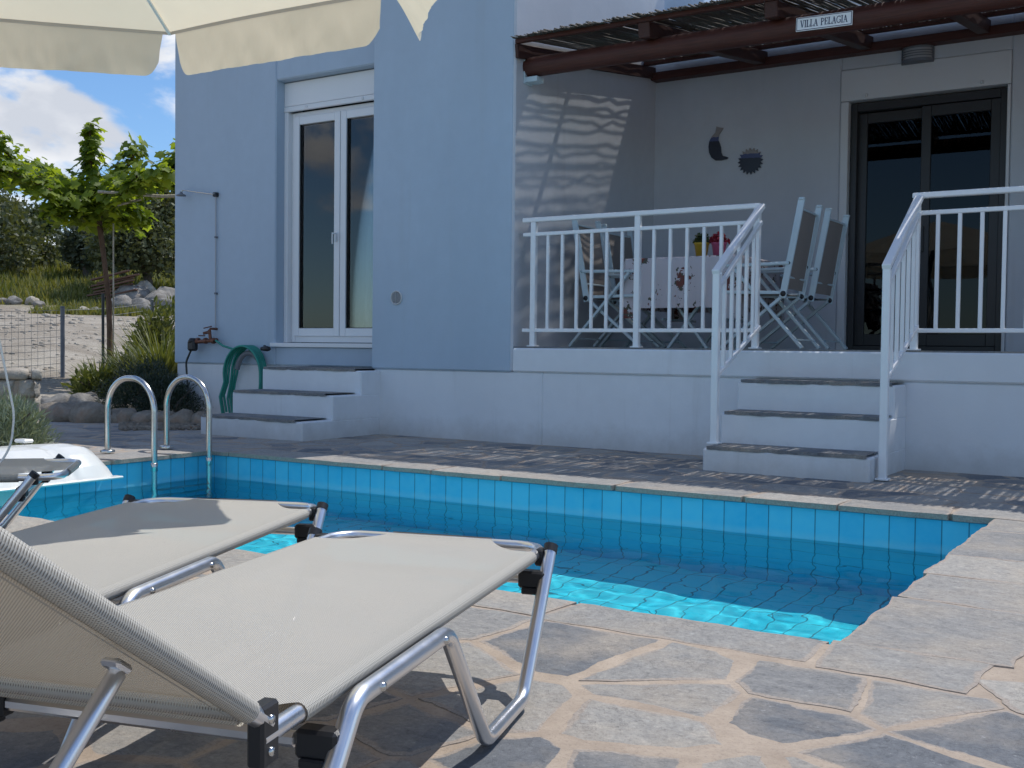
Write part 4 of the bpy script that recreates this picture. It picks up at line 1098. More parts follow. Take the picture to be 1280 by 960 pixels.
def lounger():
    root = empty('sun_lounger'); al, bk = M['alu'], M['black']
    zt = .298; L = 1.345
    sling(L, LW, .145, .05, .035).build('seat', M['sling'], root, (0, 0, zt))
    pth = fillet([(1.40, .0, zt), (.002, .0, zt), (.002, LW, zt), (1.40, LW, zt)], .075, 8)
    MB().tube(pth, .0130, 12).build('seat_frame', al, root)
    for s, yv in ((-1, -.033), (1, LW + .033)):
        P_ = fillet([(.085, yv, .312), (.315, yv, .0160), (.580, yv, .0160), (.805, yv, .287), (1.185, yv, .287), (1.43, yv, .0160), (1.70, yv, .0160), (1.93, yv, .17)], .062, 7)
        lg = MB().tube(P_, .0155, 14).build('leg', al, root)
        MB().tube([(.080, yv, .3185), (.092, yv, .3035)], .0172, 12).build('cap', bk, lg)
        m_ = MB()
        for x in (.85, 1.12): m_.lathe([(.0075, 0), (.0075, s * .015), (.006, s * .019), (0, s * .020)], 10, (x, yv, .287), 0, 'Y')
        m_.build('rivet', M['steel'], lg)
        yi = .0 if s < 0 else LW
        m_ = MB(); m_.box((.075, yv + .008 if s < 0 else yi - .0, .272), (.112, yi + (.004 if s < 0 else .02), .312), 0, .004); m_.build('bracket', bk, root)
        m_ = MB(); m_.box((.115, yv - .004 if s < 0 else LW - .03, .225), (.15, yi + .034 if s < 0 else yi + .034, .266), 0, .005); m_.box((.124, yv - .0 if s < 0 else LW - .02, .212), (.156, yi + .02, .228), 0, .003); m_.build('clamp', bk, root)
        m_ = MB(); m_.box((1.215, yv - .004 if s < 0 else LW - .03, .216), (1.25, yi + .034, .258), 0, .005); m_.box((1.222, yv if s < 0 else LW - .02, .205), (1.258, yi + .02, .22), 0, .003); m_.build('clamp', bk, root)
        # hinge plate
        m_ = MB(); m_.box((1.365, yi - .012, .262), (1.408, yi + .012, .342), 0, .004)
        m_.build('hinge', bk, root)
        m_ = MB()
        for z in (.281, .322): m_.lathe([(.0065, 0), (.0065, s * .0125), (.0055, s * .0155), (0, s * .016)], 10, (1.388, yi, z), 0, 'Y')
        m_.build('rivet', M['steel'], root)
    MB().tube([(.134, .0, .245), (.134, LW, .245)], .0115, 10).build('cross_bar', al, root)
    MB().box((1.224, .03, .227), (1.244, LW - .03, .249), 0, .006).build('cross_bar', al, root)
    # backrest, tilted about the hinge
    ba = R(-33.6); Lb = .68
    br = sling(Lb, LW, .02, .09, .060).build('backrest', M['sling'], root, (1.405, 0, .330), (0, ba, 0))
    pth = fillet([(-.03, .0, .0), (Lb, .0, .0), (Lb, LW, .0), (-.03, LW, .0)], .085, 8)
    MB().tube(pth, .0130, 12).build('back_frame', al, br)
    st = fillet([(.215, .06, -.02), (.36, .06, -.47), (.36, LW - .06, -.47), (.215, LW - .06, -.02)], .04, 6)
    MB().tube(st, .0105, 12).build('prop', al, br)
    for yy in (.06, LW - .06): MB().box((.205, yy - .013, -.018), (.236, yy + .013, -.008), 0, .004).build('prop_bracket', al, br)
    return root
def place(o, E2, u, label):
    """E2: the foot corner nearest the camera; u: from the foot towards the head"""
    u = Vector((*u, 0)).normalized(); w = Vector((-u.y, u.x, 0)); E1 = Vector((*E2, 0)) - w * LW
    o.location = (E1.x, E1.y, .010); o.rotation_euler = (0, 0, math.atan2(u.y, u.x))
    tag(o, label, 'sun lounger', 'sun loungers on the pool deck')
L1 = lounger()
L2 = copy_tree(L1); L3 = copy_tree(L1)
place(L1, (-1.357, 2.307), (.27, -.963), 'nearest sun lounger with cream sling, fully sunlit seat and raised backrest')
place(L2, (-2.262, 2.48), (.379, -.925), 'cream sun lounger half covered by the parasol shadow, second from the camera')
place(L3, (-3.54, 2.47), (-.68, -.73), 'sun lounger wholly in the parasol shade in front of the white filter unit')

# ------------------------------------------------------------------ parasol
um = empty('parasol', (-3.72, 2.14, 0)); RR, ZR, ZH = 1.80, 2.40, 3.02
def rimv(k, z=ZR, r=RR):
    a = R(70.2 + 45 * k); return Vector((r * math.cos(a), r * math.sin(a), z))
m_ = MB()
for k in range(8):
    a, b = rimv(k), rimv(k + 1); top = Vector((0, 0, ZH))
    def gf(u, v, a=a, b=b, top=top):
        e = a.lerp(b, v); p = top.lerp(e, .02 + .98 * u)
        s_ = math.sin(pi * v) * u
        p.z += -.045 * s_ * (1 - .35 * u) + .05 * math.sin(pi * u); 
        rad = Vector((p.x, p.y, 0)); p -= rad * .055 * s_ * u
        return tuple(p)
    m_.grid(gf, 14, 14)
can = m_.build('canopy', M['canvas'], um)
for k in range(8):
    a, b = rimv(k), rimv(k + 1); q = random.Random(k); ph = q.uniform(0, 9)
    m_ = MB(); hem = MB()
    def edge(v, a=a, b=b):
        p = a.lerp(b, v); s_ = math.sin(pi * v); rad = Vector((p.x, p.y, 0)); p = p - rad * .055 * s_; p.z += -.045 * s_ * .65; return p
    def vf(u, v, a=a, b=b, k=k, ph=ph):
        vv = .025 + .95 * v; p = edge(vv)
        e = min(v, 1 - v) * (b - a).length; h = .225 * (1 - max(0, 1 - e / .075) ** 2.5 * .32)
        out = Vector((p.x, p.y, 0)).normalized()
        tang = (b - a).normalized()
        # the panel swings a little in and ripples towards its lower edge
        sp_ = u ** .7 * (.022 * MN.noise(Vector((v * 4 + ph, u * .8, ph))) + .012 * MN.noise(Vector((v * 13 + ph, u * 1.5, ph))) + .005 * MN.noise(Vector((v * 34, u * 3, ph)))) + .014 * u
        sh_ = (.5 - v) * .030 * u * 2
        if k == 7: sp_ += .15 * u                            # this panel is lifted outwards by the breeze
        return tuple(p + out * sp_ + tang * sh_ - Vector((0, 0, h * u)))
    m_.grid(vf, 12, 90); m_.build('valance', M['canvas'], um)
    def hf(u, v):
        p = edge(v); out = Vector((p.x, p.y, 0)).normalized(); return tuple(p - out * .004 + Vector((0, 0, .004 - .018 * u)))
    hem.grid(hf, 1, 24); hem.build('hem_tape', simple('grey_tape', (.50, .49, .47), .8) if k == 0 else bpy.data.materials['grey_tape'], um)
    e = rimv(k, ZR - .0, RR * .995); t0 = Vector((0, 0, ZH - .03)); m_ = MB()
    P_ = [t0.lerp(e, i / 8) + Vector((0, 0, .05 * math.sin(pi * i / 8) - .014)) for i in range(9)]
    for p, q_ in zip(P_, P_[1:]): m_.bar(p, q_, .016, .010, 0, .002)
    m_.build('rib', M['white_paint'], um)
    h_ = P_[4]; MB().bar(Vector((0, 0, 2.33)) + h_ * Vector((.04, .04, 0)).length * 0, h_ + Vector((0, 0, -.008)), .012, .009, 0, .002).build('strut', M['white_paint'], um)
MB().tube([(0, 0, .05), (0, 0, ZH + .06)], .021, 16).build('pole', M['white_paint'], um)
MB().lathe([(0, 2.30), (.035, 2.30), (.035, 2.37), (0, 2.37)], 14).build('runner', M['white_plastic'], um)
MB().lathe([(0, ZH + .10), (.02, ZH + .09), (.035, ZH + .05), (.05, ZH + .01), (0, ZH + .01)], 14).build('finial', M['white_plastic'], um)
MB().lathe([(.022, .16), (.030, .155), (.030, .03), (.072, .026), (.075, .012), (0, .010)], 24).build('base_socket', M['grey_plastic'], um)
# the slack crank cord
m_ = MB(); m_.tube([Vector(p) - Vector((-3.72, 2.14, 0)) for p in fillet([(-3.71, 2.16, 1.55), (-3.745, 2.36, .80), (-3.675, 2.372, .54), (-3.683, 2.364, .42), (-3.70, 2.32, .345), (-3.66, 2.22, .335)], .2, 6)], .0042, 7); m_.build('cord', M['white_plastic'], um)
tag(um, 'cream canvas parasol with scalloped valance shading the loungers', 'parasol')

# ------------------------------------------------------------------ garden and hillside
def bearing(px_, d, z=None):
    """ground position at horizontal distance d along the bearing of a point of the photo's width"""
    a = yaw + math.atan((px_ - 640) / f_px); x, y = d * math.sin(a), d * math.cos(a)
    return Vector((x, y, terr(x, y) if z is None else z))
def rock(mb_, c, r, q, mi=0, fl=.75, sub=10):
    o1, o2 = q.uniform(0, 99), q.uniform(0, 99); ax, ay = q.uniform(.8, 1.3), q.uniform(.75, 1.1); rz = q.uniform(0, 6)
    cut = [Vector((q.gauss(0, 1), q.gauss(0, 1), q.gauss(0, .7))).normalized() for _ in range(7)]; cd = [q.uniform(.62, .9) for _ in cut]
    def fn(u, v):
        a, b = 2 * pi * u, -pi / 2 + pi * v; d = Vector((math.cos(a) * math.cos(b), math.sin(a) * math.cos(b), math.sin(b)))
        k = 1 + .22 * MN.noise(d * 1.6 + Vector((o1, o2, 0))) + .10 * MN.noise(d * 5 + Vector((o2, o1, 0)))
        p = d * k
        for n_, h in zip(cut, cd):                           # broken faces
            t_ = p.dot(n_) - h
            if t_ > 0: p -= n_ * t_ * .85
        x, y = p.x * ax, p.y * ay
        return (c[0] + r * (x * math.cos(rz) - y * math.sin(rz)), c[1] + r * (x * math.sin(rz) + y * math.cos(rz)), c[2] + r * fl * p.z)
    mb_.grid(fn, sub * 2, sub, mi)
def clump_faces(m_, c, n, size, q, flat=.0, up=0.0, aspect=.45):
    for _ in range(n):
        d1 = Vector((q.gauss(0, 1), q.gauss(0, 1), q.gauss(0, 1) * (1 - flat) + up)).normalized(); d2 = d1.cross(Vector((q.gauss(0, 1), q.gauss(0, 1), q.gauss(0, 1)))).normalized()
        s_ = size * q.uniform(.6, 1.3); a = Vector(c); d1 = d1 * s_; d2 = d2 * s_ * aspect
        m_.add([a, a + d1 * .5 + d2 * .5, a + d1, a + d1 * .5 - d2 * .5], [(0, 1, 2, 3)])

# border rocks beside the path
q = random.Random(11)
LBR = ['rough brown border rock', 'pale broken border rock', 'reddish border rock', 'low grey border rock']
def border(px_, d, r, mat, label, fl=.75, dz=.25):
    m_ = MB(); p = bearing(px_, d); rock(m_, (0, 0, 0), r, q, 0, fl, 12)
    o = m_.build('rock', mat, None, (p.x, p.y, max(p.z, -.02) + r * fl * dz)); 
    return tag(o, label, 'rock', 'rocks edging the planted bed')
for px_, d, r, mt, lab in ((66, 12.5, .17, 'rock', 'reddish border rock left of the pool ladder, furthest from the steps'), (88, 12.2, .21, 'rock', 'second rock of the border row, behind the stone wall end'), (113, 11.9, .23, 'rock', 'largest rough border rock with a pale flat face'),
                       (138, 11.9, .18, 'rock', 'brown border rock just left of the left ladder handrail'), (160, 11.8, .17, 'rock', 'border rock seen through the left ladder handrail'), (183, 11.7, .16, 'rock', 'border rock behind the right leg of the left ladder handrail'),
                       (205, 11.6, .16, 'rock', 'border rock seen between the two ladder handrails'), (228, 11.5, .17, 'rock', 'border rock seen through the right ladder handrail'), (252, 11.4, .15, 'rock', 'border rock tucked next to the side steps'),
                       (78, 13.3, .20, 'rock_grey', 'pale broken stone behind the border row beside the wall'), (101, 13.1, .20, 'rock_grey', 'pale broken stone on top of the border row'), (122, 13.2, .15, 'rock_grey', 'small pale stone beside the clipped dark bush'),
                       (60, 13.6, .13, 'rock_grey', 'small pale stone near the fence foot'), (110, 14.0, .13, 'rock_grey', 'small pale stone under the light green shrub')): border(px_, d, r, M[mt], lab)
# gravel strip in front of the rocks by the steps
m_ = MB()
for k in range(700):
    px_, d = q.uniform(150, 262), q.uniform(10.6, 11.6); p = bearing(px_, d); r = q.uniform(.012, .03); rock(m_, (p.x, p.y, .01), r, q, 0, .7, 3)
tag(m_.build('gravel', M['rock']), kind='stuff')

# stone wall end
sw = empty('stone_wall', (-8.66, 4.66, 0), R(57))
q2 = random.Random(4)
m_ = MB(); m_.box((-1.4, -.19, -.05), (.93, .21, .50)); m_.build('core', M['mortar'], sw)
m_ = MB(); z = 0
for ri, hgt in enumerate((.19, .16, .17)):
    for face in range(3):
        L0, L1_ = (-1.42, .97) if face < 2 else (-.22, .24)
        x = L0 - q2.uniform(0, .2)
        while x < L1_ - .05:
            w = q2.uniform(.22, .42) if face < 2 else q2.uniform(.2, .26)
            if L1_ - x - w < .14: w = L1_ - x
            hh = hgt * q2.uniform(.92, 1.02)
            def sf(u, v, x=x, w=w, z=z, hh=hh, face=face):
                e = min(u, 1 - u, v, 1 - v); d = .045 * (1 - math.exp(-e * 11)) + .022 * MN.noise(Vector((x * 3 + u * 3, z * 9 + v * 2, face))) + .010 * MN.noise(Vector((x * 9 + u * 12, z * 9 + v * 9, face)))
                X = x + .01 + (w - .02) * u; Z = z + .006 + (hh - .012) * v
                if face == 0: return (X, -.18 - d, Z)
                if face == 1: return (X, .20 + d, Z)
                return (.925 + d, X, Z)
            m_.grid(sf, 14, 10); x += w
    z += hgt
m_.build('facing_stones', M['wall_stone'], sw)
m_ = MB(); x = -1.48
while x < .95:
    w = min(q2.uniform(.35, .6), 1.0 - x)
    rock_c = (x + w / 2, .01, .545)
    def cf(u, v, x=x, w=w):
        a = 2 * pi * u; b = -pi / 2 + pi * v; sx = math.copysign(abs(math.cos(a)) ** .35, math.cos(a)); sy = math.copysign(abs(math.sin(a)) ** .35, math.sin(a)); cb = max(0, math.cos(b)) ** .3
        k = 1 + .06 * MN.noise(Vector((x * 5 + sx * 2, sy * 2, b * 2)))
        return (x + w / 2 + (w / 2 - .005) * sx * cb * k, .01 + .25 * sy * cb * k, .548 + .045 * math.copysign(abs(math.sin(b)) ** .5, math.sin(b)) + .012 * MN.noise(Vector((x + sx * 3, sy * 3, 1))))
    m_.grid(cf, 28, 10); x += w
m_.build('cap_stones', M['wall_stone'], sw)
tag(sw, 'low rough stone wall with flat cap stones beside the path', 'wall')

# shrubs
def shrub(name, loc, rx, ry, rz, n, size, mat, label, cat, q, aspect=.4, up=.0, shell=.55, lump=.3, stems=5):
    root = empty(name, loc); m_ = MB()
    for _ in range(n):
        d = Vector((q.gauss(0, 1), q.gauss(0, 1), abs(q.gauss(0, 1)))).normalized()
        k = (shell + (1 - shell) * q.random() ** .6) * (1 + lump * MN.noise(d * 2.3 + Vector(loc)) + .6 * lump * MN.noise(d * 5.5 + Vector(loc)))
        c = Vector((d.x * rx * k, d.y * ry * k, d.z * rz * k))
        out = Vector((d.x, d.y, d.z + up)); s_ = size * q.uniform(.6, 1.35)
        d1 = (out * .8 + Vector((q.gauss(0, 1), q.gauss(0, 1), q.gauss(0, 1))) * .6).normalized() * s_; d2 = d1.cross(Vector((q.gauss(0, 1), q.gauss(0, 1), q.gauss(0, 1)))).normalized() * s_ * aspect
        m_.add([c, c + d1 * .5 + d2 * .5, c + d1, c + d1 * .5 - d2 * .5], [(0, 1, 2, 3)])
    m_.build('foliage', mat, root)
    m_ = MB()
    for k in range(stems):
        a = 2 * pi * k / stems; m_.tube([(0, 0, -.05), (rx * .35 * math.cos(a), ry * .35 * math.sin(a), rz * .4), (rx * .7 * math.cos(a + .3), ry * .7 * math.sin(a + .3), rz * .72)], [.02, .013, .006], 6)
    m_.build('stem', M['olive_bark'], root)
    return tag(root, label, cat)
qs = random.Random(31)
p = bearing(186, 12.6); shrub('rosemary_bush', (p.x, p.y, 0), .56, .52, .62, 9500, .055, M['rosemary_leaf'], 'dense dark rosemary bush growing against the house corner', 'bush', qs, .16, .3, .45)
p = bearing(212, 12.2); shrub('rosemary_bush', (p.x, p.y, 0), .36, .40, .46, 4000, .055, M['rosemary_leaf'], 'small dark bush behind the right ladder handrail', 'bush', qs, .16, .3, .45)
p = bearing(6, 8.95, 0); shrub('lavender_bush', (p.x, p.y, 0), .33, .32, .40, 5200, .075, M['lavender_leaf'], 'silvery lavender bush in front of the stone wall', 'bush', qs, .10, .8, .3)
p = bearing(118, 14.6); shrub('leafy_shrub', (p.x, p.y, p.z), .30, .30, .30, 900, .10, M['grass_leaf'], 'light green leafy shrub beside the fence post', 'bush', qs, .35, .3, .3, .5)
p = bearing(196, 18.5); shrub('leafy_shrub', (p.x, p.y, p.z), .45, .5, .95, 2200, .12, M['grass_leaf'], 'tall light green shrub behind the grass beside the house corner', 'bush', qs, .3, .6, .3, .5)
def blades(name, loc, n, L, spread, mat, label, cat, q, w=.011):
    m_ = MB()
    for _ in range(n):
        a = q.uniform(0, 2 * pi); r0 = q.uniform(0, spread * .35); l = L * q.uniform(.55, 1.15); bend = q.uniform(.25, .95); x, y, z = r0 * math.cos(a), r0 * math.sin(a), 0
        a2 = a + q.gauss(0, .5); prev = None; w_ = w * q.uniform(.7, 1.3); el = q.uniform(1.1, 1.5); V = []
        for k in range(6):
            t_ = k / 5; ww = w_ * (1 - t_ ** 2) + .0012
            px, py = -math.sin(a2) * ww, math.cos(a2) * ww
            V += [(x + px, y + py, z), (x - px, y - py, z)]
            e = el - bend * t_ * 1.6; x += l / 5 * math.cos(e) * math.cos(a2); y += l / 5 * math.cos(e) * math.sin(a2); z += l / 5 * math.sin(e)
        m_.add(V, [(2 * k, 2 * k + 1, 2 * k + 3, 2 * k + 2) for k in range(5)], 0, True)
    o = m_.build(name, mat, None, loc); return tag(o, label, cat)
for px_, d, n, L, lab in ((176, 14.4, 240, .75, 'clump of long arching grass beside the young tree'), (202, 14.2, 360, 1.05, 'tall clump of arching grass against the house corner'), (152, 15.6, 170, .65, 'low clump of arching grass behind the young tree trunk'), (122, 15.0, 150, .5, 'small pale grass clump near the fence post')):
    p = bearing(px_, d); blades('grass_clump', tuple(p), n, L, .5, M['grass_leaf'], lab, 'grass', qs)

# young broad-leaved tree with wide trained arms
vt = empty('fruit_tree', tuple(bearing(138, 16.6))); VO = Vector(vt.location); q = random.Random(77)
tv = Vector((math.cos(yaw), -math.sin(yaw), 0)); dv_ = Vector((math.sin(yaw), math.cos(yaw), 0))   # across and along the view
def tl(a, h, b=0): return tv * a + dv_ * b + Vector((0, 0, h))
m_ = MB(); tr_ = [tl(.0, -.1), tl(-.01, .6), tl(-.03, 1.2), tl(-.10, 1.8), tl(-.16, 2.25), tl(-.20, 2.5)]
m_.tube(tr_, [.046, .040, .036, .035, .04, .05], 10); m_.build('trunk', M['bark'], vt)
branches = [[(-.20, 2.45, 0), (-.28, 3.0, .0), (-.30, 3.3, 0), (-.30, 3.68, .05)], [(-.22, 2.4, 0), (-.6, 2.75, .1), (-1.2, 2.95, .2), (-2.0, 3.05, .2), (-2.9, 3.25, .1)], [(-.18, 2.35, 0), (.25, 2.65, .1), (.8, 2.95, .1), (1.4, 3.15, .0), (2.1, 3.35, 0)],
            [(-.2, 2.4, 0), (-.5, 2.55, -.4), (-.9, 2.8, -.8), (-1.5, 2.95, -1.0)], [(-.2, 2.4, 0), (-.55, 2.6, .5), (-1.1, 3.0, .9), (-1.7, 3.3, 1.2)], [(-.18, 2.4, 0), (.2, 2.6, -.4), (.6, 2.8, -.7), (1.1, 2.9, -.8)],
            [(-.2, 2.45, 0), (-.05, 2.9, .3), (.1, 3.2, .5), (.15, 3.45, .6)], [(-1.2, 2.95, .2), (-1.6, 3.3, .2), (-1.9, 3.6, .1), (-2.1, 3.75, 0)], [(.8, 2.95, .1), (.95, 3.15, 0), (1.0, 3.35, 0)], [(-2.0, 3.05, .2), (-2.3, 2.8, 0), (-2.9, 2.7, 0)],
            [(1.4, 3.15, 0), (1.55, 3.4, .1), (1.75, 3.65, .1), (1.85, 3.72, .1)], [(-.2, 2.35, 0), (-.45, 2.35, -.3), (-.7, 2.45, -.5)], [(-.2, 2.4, 0), (.1, 2.35, .3), (.35, 2.4, .5)]]
m_ = MB(); lf = MB()
def vine_leaf(c, n, s_, tip):
    n = n.normalized(); t_ = (tip - n * tip.dot(n)); 
    if t_.length < 1e-3: t_ = n.orthogonal()
    t_.normalize(); b = n.cross(t_)
    out = [(0, -.10), (.30, -.42), (.52, -.12), (.42, .12), (.62, .38), (.32, .42), (.0, .85), (-.32, .42), (-.62, .38), (-.42, .12), (-.52, -.12), (-.30, -.42)]
    V = [c] + [c + (b * x + t_ * (y)) * s_ - n * s_ * (.28 * abs(x) ** 1.5 + .12 * y * y) for x, y in out]
    lf.add(V, [(0, i, i % 12 + 1) for i in range(1, 13)], 0, True)
for bi, br in enumerate(branches):
    P_ = [tl(a, h, b) for a, h, b in br]; pts = []
    for a, b in zip(P_, P_[1:]):
        for k in range(4): pts.append(a.lerp(b, k / 4) + Vector((MN.noise(a + Vector((k, 0, 0))), MN.noise(a + Vector((0, k, 1))), MN.noise(a + Vector((k, k, 2))))) * .02)
    pts.append(P_[-1]); r0 = .032 if bi < 7 else .016
    m_.tube(pts, [r0 * (1 - .8 * i / len(pts)) + .003 for i in range(len(pts))], 7)
    L = sum((a - b).length for a, b in zip(pts, pts[1:])); n = int(L * (190 if bi in (0, 3, 4, 5, 11, 12) else 160))
    for _ in range(n):
        k = q.random(); k = k * .93 + .07 if bi != 0 else k
        i = min(len(pts) - 2, int(k * (len(pts) - 1))); c = pts[i].lerp(pts[i + 1], k * (len(pts) - 1) - i)
        d = Vector((q.gauss(0, 1), q.gauss(0, 1), q.gauss(0, .85) - .15)).normalized(); rad = q.uniform(.05, .34) * (1 - .35 * k) * (1.0 if bi != 0 else (1.15 - .45 * k))
        vine_leaf(c + d * rad, Vector((d.x * .7 + q.gauss(0, .35), d.y * .7 + q.gauss(0, .35), .75 + q.gauss(0, .3))), q.uniform(.085, .15), d + Vector((0, 0, -.6)))
m_.build('branch', M['bark'], vt); lf.build('crown', M['vine_leaf'], vt)
tag(vt, 'young broad leaved tree with wide trained arms and a slim trunk', 'tree')
def pole(px_, d, h, r, mat, name, label, lean=0):
    p = bearing(px_, d); m_ = MB(); m_.tube([(0, 0, -.1), (lean, 0, h)], r, 8); o = m_.build(name, mat, None, tuple(p)); return tag(o, label, 'stake')
pole(141.5, 16.5, 2.25, .011, M['cane'], 'plant_stake', 'thin pale cane stake standing right of the young tree trunk')
pole(128.5, 16.3, 1.25, .020, M['dark_hose'], 'plant_stake', 'dark stake standing left of the young tree trunk')
pole(136.5, 16.2, 1.15, .035, M['bark'], 'plant_stake', 'thick brown stake tied to the young tree trunk')
m_ = MB(); m_.tube([tl(.05, 2.62, -.6), tl(.9, 2.58, -.5), tl(2.2, 2.66, -.3)], .022, 8); o = m_.build('trellis_pole', M['cane'], None, tuple(VO)); tag(o, 'pale horizontal pole holding up the tree arm next to the house', 'pole')
m_ = MB(); m_.tube([tl(.28, 2.45, -.5), tl(.62, 2.56, -.4)], .018, 8); o = m_.build('trellis_pole', M['cane'], None, tuple(VO)); tag(o, 'short pale pole slanting below the long tree support', 'pole')

# wire fence
t = NT('galvanised_wire'); M['wire'] = t.done(t.bsdf((.32, .32, .31), .5, .7))
fe = empty('wire_fence', tuple(bearing(78, 16.8))); FE = Vector(fe.location)
fpts = [bearing(-110, 15.3), bearing(-20, 16.0), bearing(78, 16.8), bearing(190, 18.6)]
m0 = None
for i, p in enumerate(fpts):
    m_ = MB(); m_.tube([tuple(p - FE - Vector((0, 0, .2))), tuple(p - FE + Vector((0, 0, 1.0)))], .030, 10); m_.lathe([(.030, 0), (.033, .0), (.033, .02), (0, .03)], 10, tuple(p - FE + Vector((0, 0, 1.0)))); m_.build('post', M['grey_plastic'], fe)
m_ = MB()
for i, (a, b) in enumerate(zip(fpts, fpts[1:])):
    n = int((b - a).length / .105) if i < 2 else 0
    hs_ = [k * .095 + .02 for k in range(11)] if i < 2 else [.86, .97]
    for h in hs_:
        m_.tube([tuple(a.lerp(b, k / 6) - FE + Vector((0, 0, h - (.03 * math.sin(pi * k / 6) if i == 2 else .01 * math.sin(pi * k / 6))))) for k in range(7)], .0032, 4, 0, False)
    for k in range(n + 1):
        p = a.lerp(b, k / max(1, n)); m_.tube([tuple(p - FE), tuple(p - FE + Vector((0, 0, .97)))], .0028, 4, 0, False)
m_.build('wire_mesh', M['wire'], fe)
tag(fe, 'galvanised wire mesh fence on grey posts along the gravel slope', 'fence')

# boulders at the head of the gravel
q = random.Random(19)
for px_, d, r, mt, lab, dz in ((152, 30.2, .55, 'rock_grey', 'grey boulder at the left end of the boulder heap', .3), (176, 30.0, .50, 'rock_grey', 'broad grey boulder low in the middle of the heap', .2), (168, 31.5, .75, 'rock_grey', 'large grey boulder under the timber stack', .4), (183, 32.2, .50, 'wall_stone', 'pale sunlit boulder on top of the heap', 1.3),
                            (196, 30.6, .7, 'rock_grey', 'brown grey boulder under the olive tree', .4), (207, 31.2, .6, 'rock_grey', 'broad boulder beside the house corner', .9), (213, 30.2, .6, 'rock_grey', 'dark boulder touching the house corner in view', .3), (190, 29.3, .42, 'rock_grey', 'small grey boulder at the foot of the heap', .2),
                            (104, 29.0, .26, 'wall_stone', 'pale rock lying left of the boulder heap', .4), (117, 29.2, .26, 'rock_grey', 'small grey rock next to a pale rock', .3), (40, 31.0, .30, 'wall_stone', 'white rock at the top edge of the gravel slope', .5), (17, 31.0, .30, 'rock_grey', 'dark rock at the top edge of the gravel slope', .4), (2, 31.2, .26, 'rock_grey', 'low dark rock at the end of the gravel edge', .3), (49, 30.6, .25, 'rock_grey', 'small rock beside the white rock', .3)):
    m_ = MB(); p = bearing(px_, d); r *= .68; rock(m_, (0, 0, 0), r, q, 0, .72, 14); o = m_.build('boulder', M[mt], None, (p.x, p.y, p.z + r * .72 * dz)); tag(o, lab, 'boulder', 'boulders at the head of the gravel slope')
st = empty('timber_stack', tuple(bearing(140, 31.5) + Vector((0, 0, .05)))); q = random.Random(2)
for k in range(7):
    m_ = MB(); z = .10 + k * .085; a = tl(-.55 + q.uniform(-.15, .15), z - .04, 0); b = tl(.65 + q.uniform(-.2, .1), z + .22, q.uniform(-.2, .2)); m_.bar(a, b, .14, .045, 0, .008); m_.build('plank', M['old_wood'], st)
tag(st, 'stack of reddish brown planks beside the boulder heap', 'timber stack')

# olive trees and dark trees on the slope
def tree(name, loc, H, rad, n, size, mat, label, q, trunk_h=.35, lumps=9, squash=.8, aspect=.32, trunkmat='olive_bark', cat='tree', tr=.12):
    root = empty(name, loc); cm_ = MB(); bm_ = MB()
    th = H * trunk_h; bm_.tube([(0, 0, -.3), (.1, 0, th * .5), (-.05, .05, th)], [tr * 1.5, tr * 1.1, tr], 9)
    cs = []
    for k in range(lumps):
        a = 2 * pi * k / lumps + q.uniform(-.4, .4); rr = rad * q.uniform(.15, .72); h = th + (H - th) * q.uniform(.12, .85)
        c = Vector((rr * math.cos(a), rr * math.sin(a), h)); r_ = rad * q.uniform(.32, .55); cs.append((c, r_))
        md = Vector((c.x * .4, c.y * .4, th + (h - th) * .55)); bm_.tube([(-.05, .05, th * .95), tuple(md), tuple(c)], [tr * .7, tr * .42, tr * .15], 6)
    for c, r_ in cs:
        for _ in range(int(n / lumps)):
            d = Vector((q.gauss(0, 1), q.gauss(0, 1), q.gauss(0, 1))).normalized(); k = q.random() ** .45 * (1 + .45 * MN.noise(d * 2.2 + c))
            p = c + Vector((d.x, d.y, d.z * squash)) * r_ * k; s_ = size * q.uniform(.6, 1.4)
            d1 = (d * .5 + Vector((q.gauss(0, 1), q.gauss(0, 1), q.gauss(0, 1)))).normalized() * s_; d2 = d1.cross(Vector((q.gauss(0, 1), q.gauss(0, 1), q.gauss(0, 1)))).normalized() * s_ * aspect
            cm_.add([p, p + d1 * .5 + d2, p + d1, p + d1 * .5 - d2], [(0, 1, 2, 3)])
    bm_.build('trunk', M[trunkmat], root); cm_.build('crown', M[mat], root)
    return tag(root, label, cat, 'trees on the hillside')
q = random.Random(8)
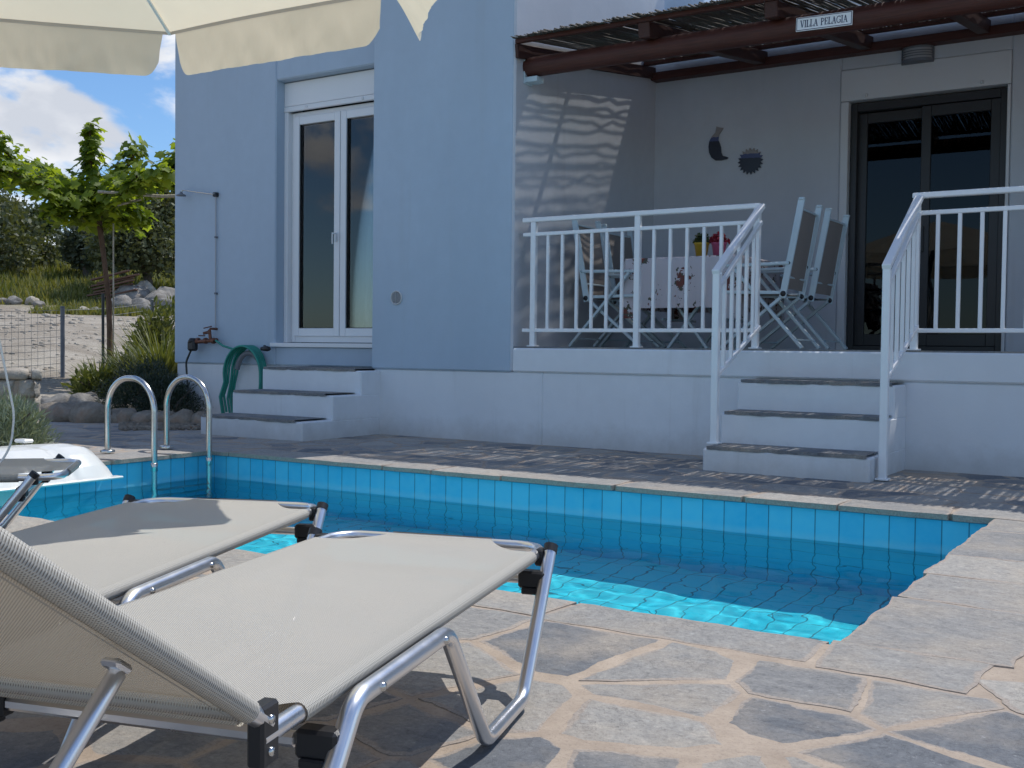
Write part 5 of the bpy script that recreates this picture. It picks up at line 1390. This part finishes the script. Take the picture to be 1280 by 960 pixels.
tree('olive_tree', tuple(bearing(182, 33.5)), 3.1, 2.0, 12000, .15, 'olive_leaf', 'large spreading olive tree just left of the house corner', q, .2, 13)
tree('olive_tree', tuple(bearing(107, 37)), 2.2, 1.2, 5000, .15, 'sage_leaf', 'small silvery olive tree behind the young tree trunk', q, .1, 9)
tree('olive_tree', tuple(bearing(12, 40)), 2.5, 1.7, 7500, .16, 'olive_leaf', 'broad dark olive tree low on the left slope', q, .08, 12)
tree('olive_tree', tuple(bearing(-35, 38)), 2.8, 2.2, 8000, .16, 'olive_leaf', 'olive tree at the far end of the gravel edge', q, .12, 11)
tree('hillside_tree', tuple(bearing(40, 60)), 2.1, 1.7, 4500, .24, 'dark_leaf', 'dark evergreen high on the slope, behind the tree arms', q, .1, 10)
tree('hillside_tree', tuple(bearing(150, 56)), 2.4, 2.0, 5500, .24, 'dark_leaf', 'dark evergreen standing behind the large olive tree', q, .1, 11)
tree('hillside_tree', tuple(bearing(207, 50)), 2.9, 2.2, 6500, .22, 'olive_leaf', 'grey green tree behind the large olive at the house corner', q, .1, 10)
# hill grass and dry tufts as ground cover
m_ = MB(); q = random.Random(12)
for _ in range(9000):
    d = 28.5 + 40 * q.random() ** 1.6; px_ = q.uniform(-120, 235); p = bearing(px_, d)
    if d < 31 and MN.noise(Vector((p.x * .5, p.y * .5, 0))) < .05: continue
    for _b in range(5):
        a = q.uniform(0, 2 * pi); l = q.uniform(.12, .38) * (1 if d > 32 else .6); w = .018 + d * .0006; c = p + Vector((q.gauss(0, .12), q.gauss(0, .12), -.03)); t_ = Vector((math.cos(a) * .45, math.sin(a) * .45, 1)) * l; s_ = Vector((-math.sin(a), math.cos(a), 0)) * w
        m_.add([c - s_, c + s_, c + t_], [(0, 1, 2)])
tag(m_.build('grass', M['hill_leaf']), kind='stuff')
m_ = MB()
for _ in range(700):
    d = q.uniform(13, 30); px_ = q.uniform(-120, 235); p = bearing(px_, d); rock(m_, (p.x, p.y, p.z), q.uniform(.015, .06) * (1 + (d > 24) * .6), q, 0, .6, 3)
tag(m_.build('loose_stones', M['wall_stone']), kind='stuff')
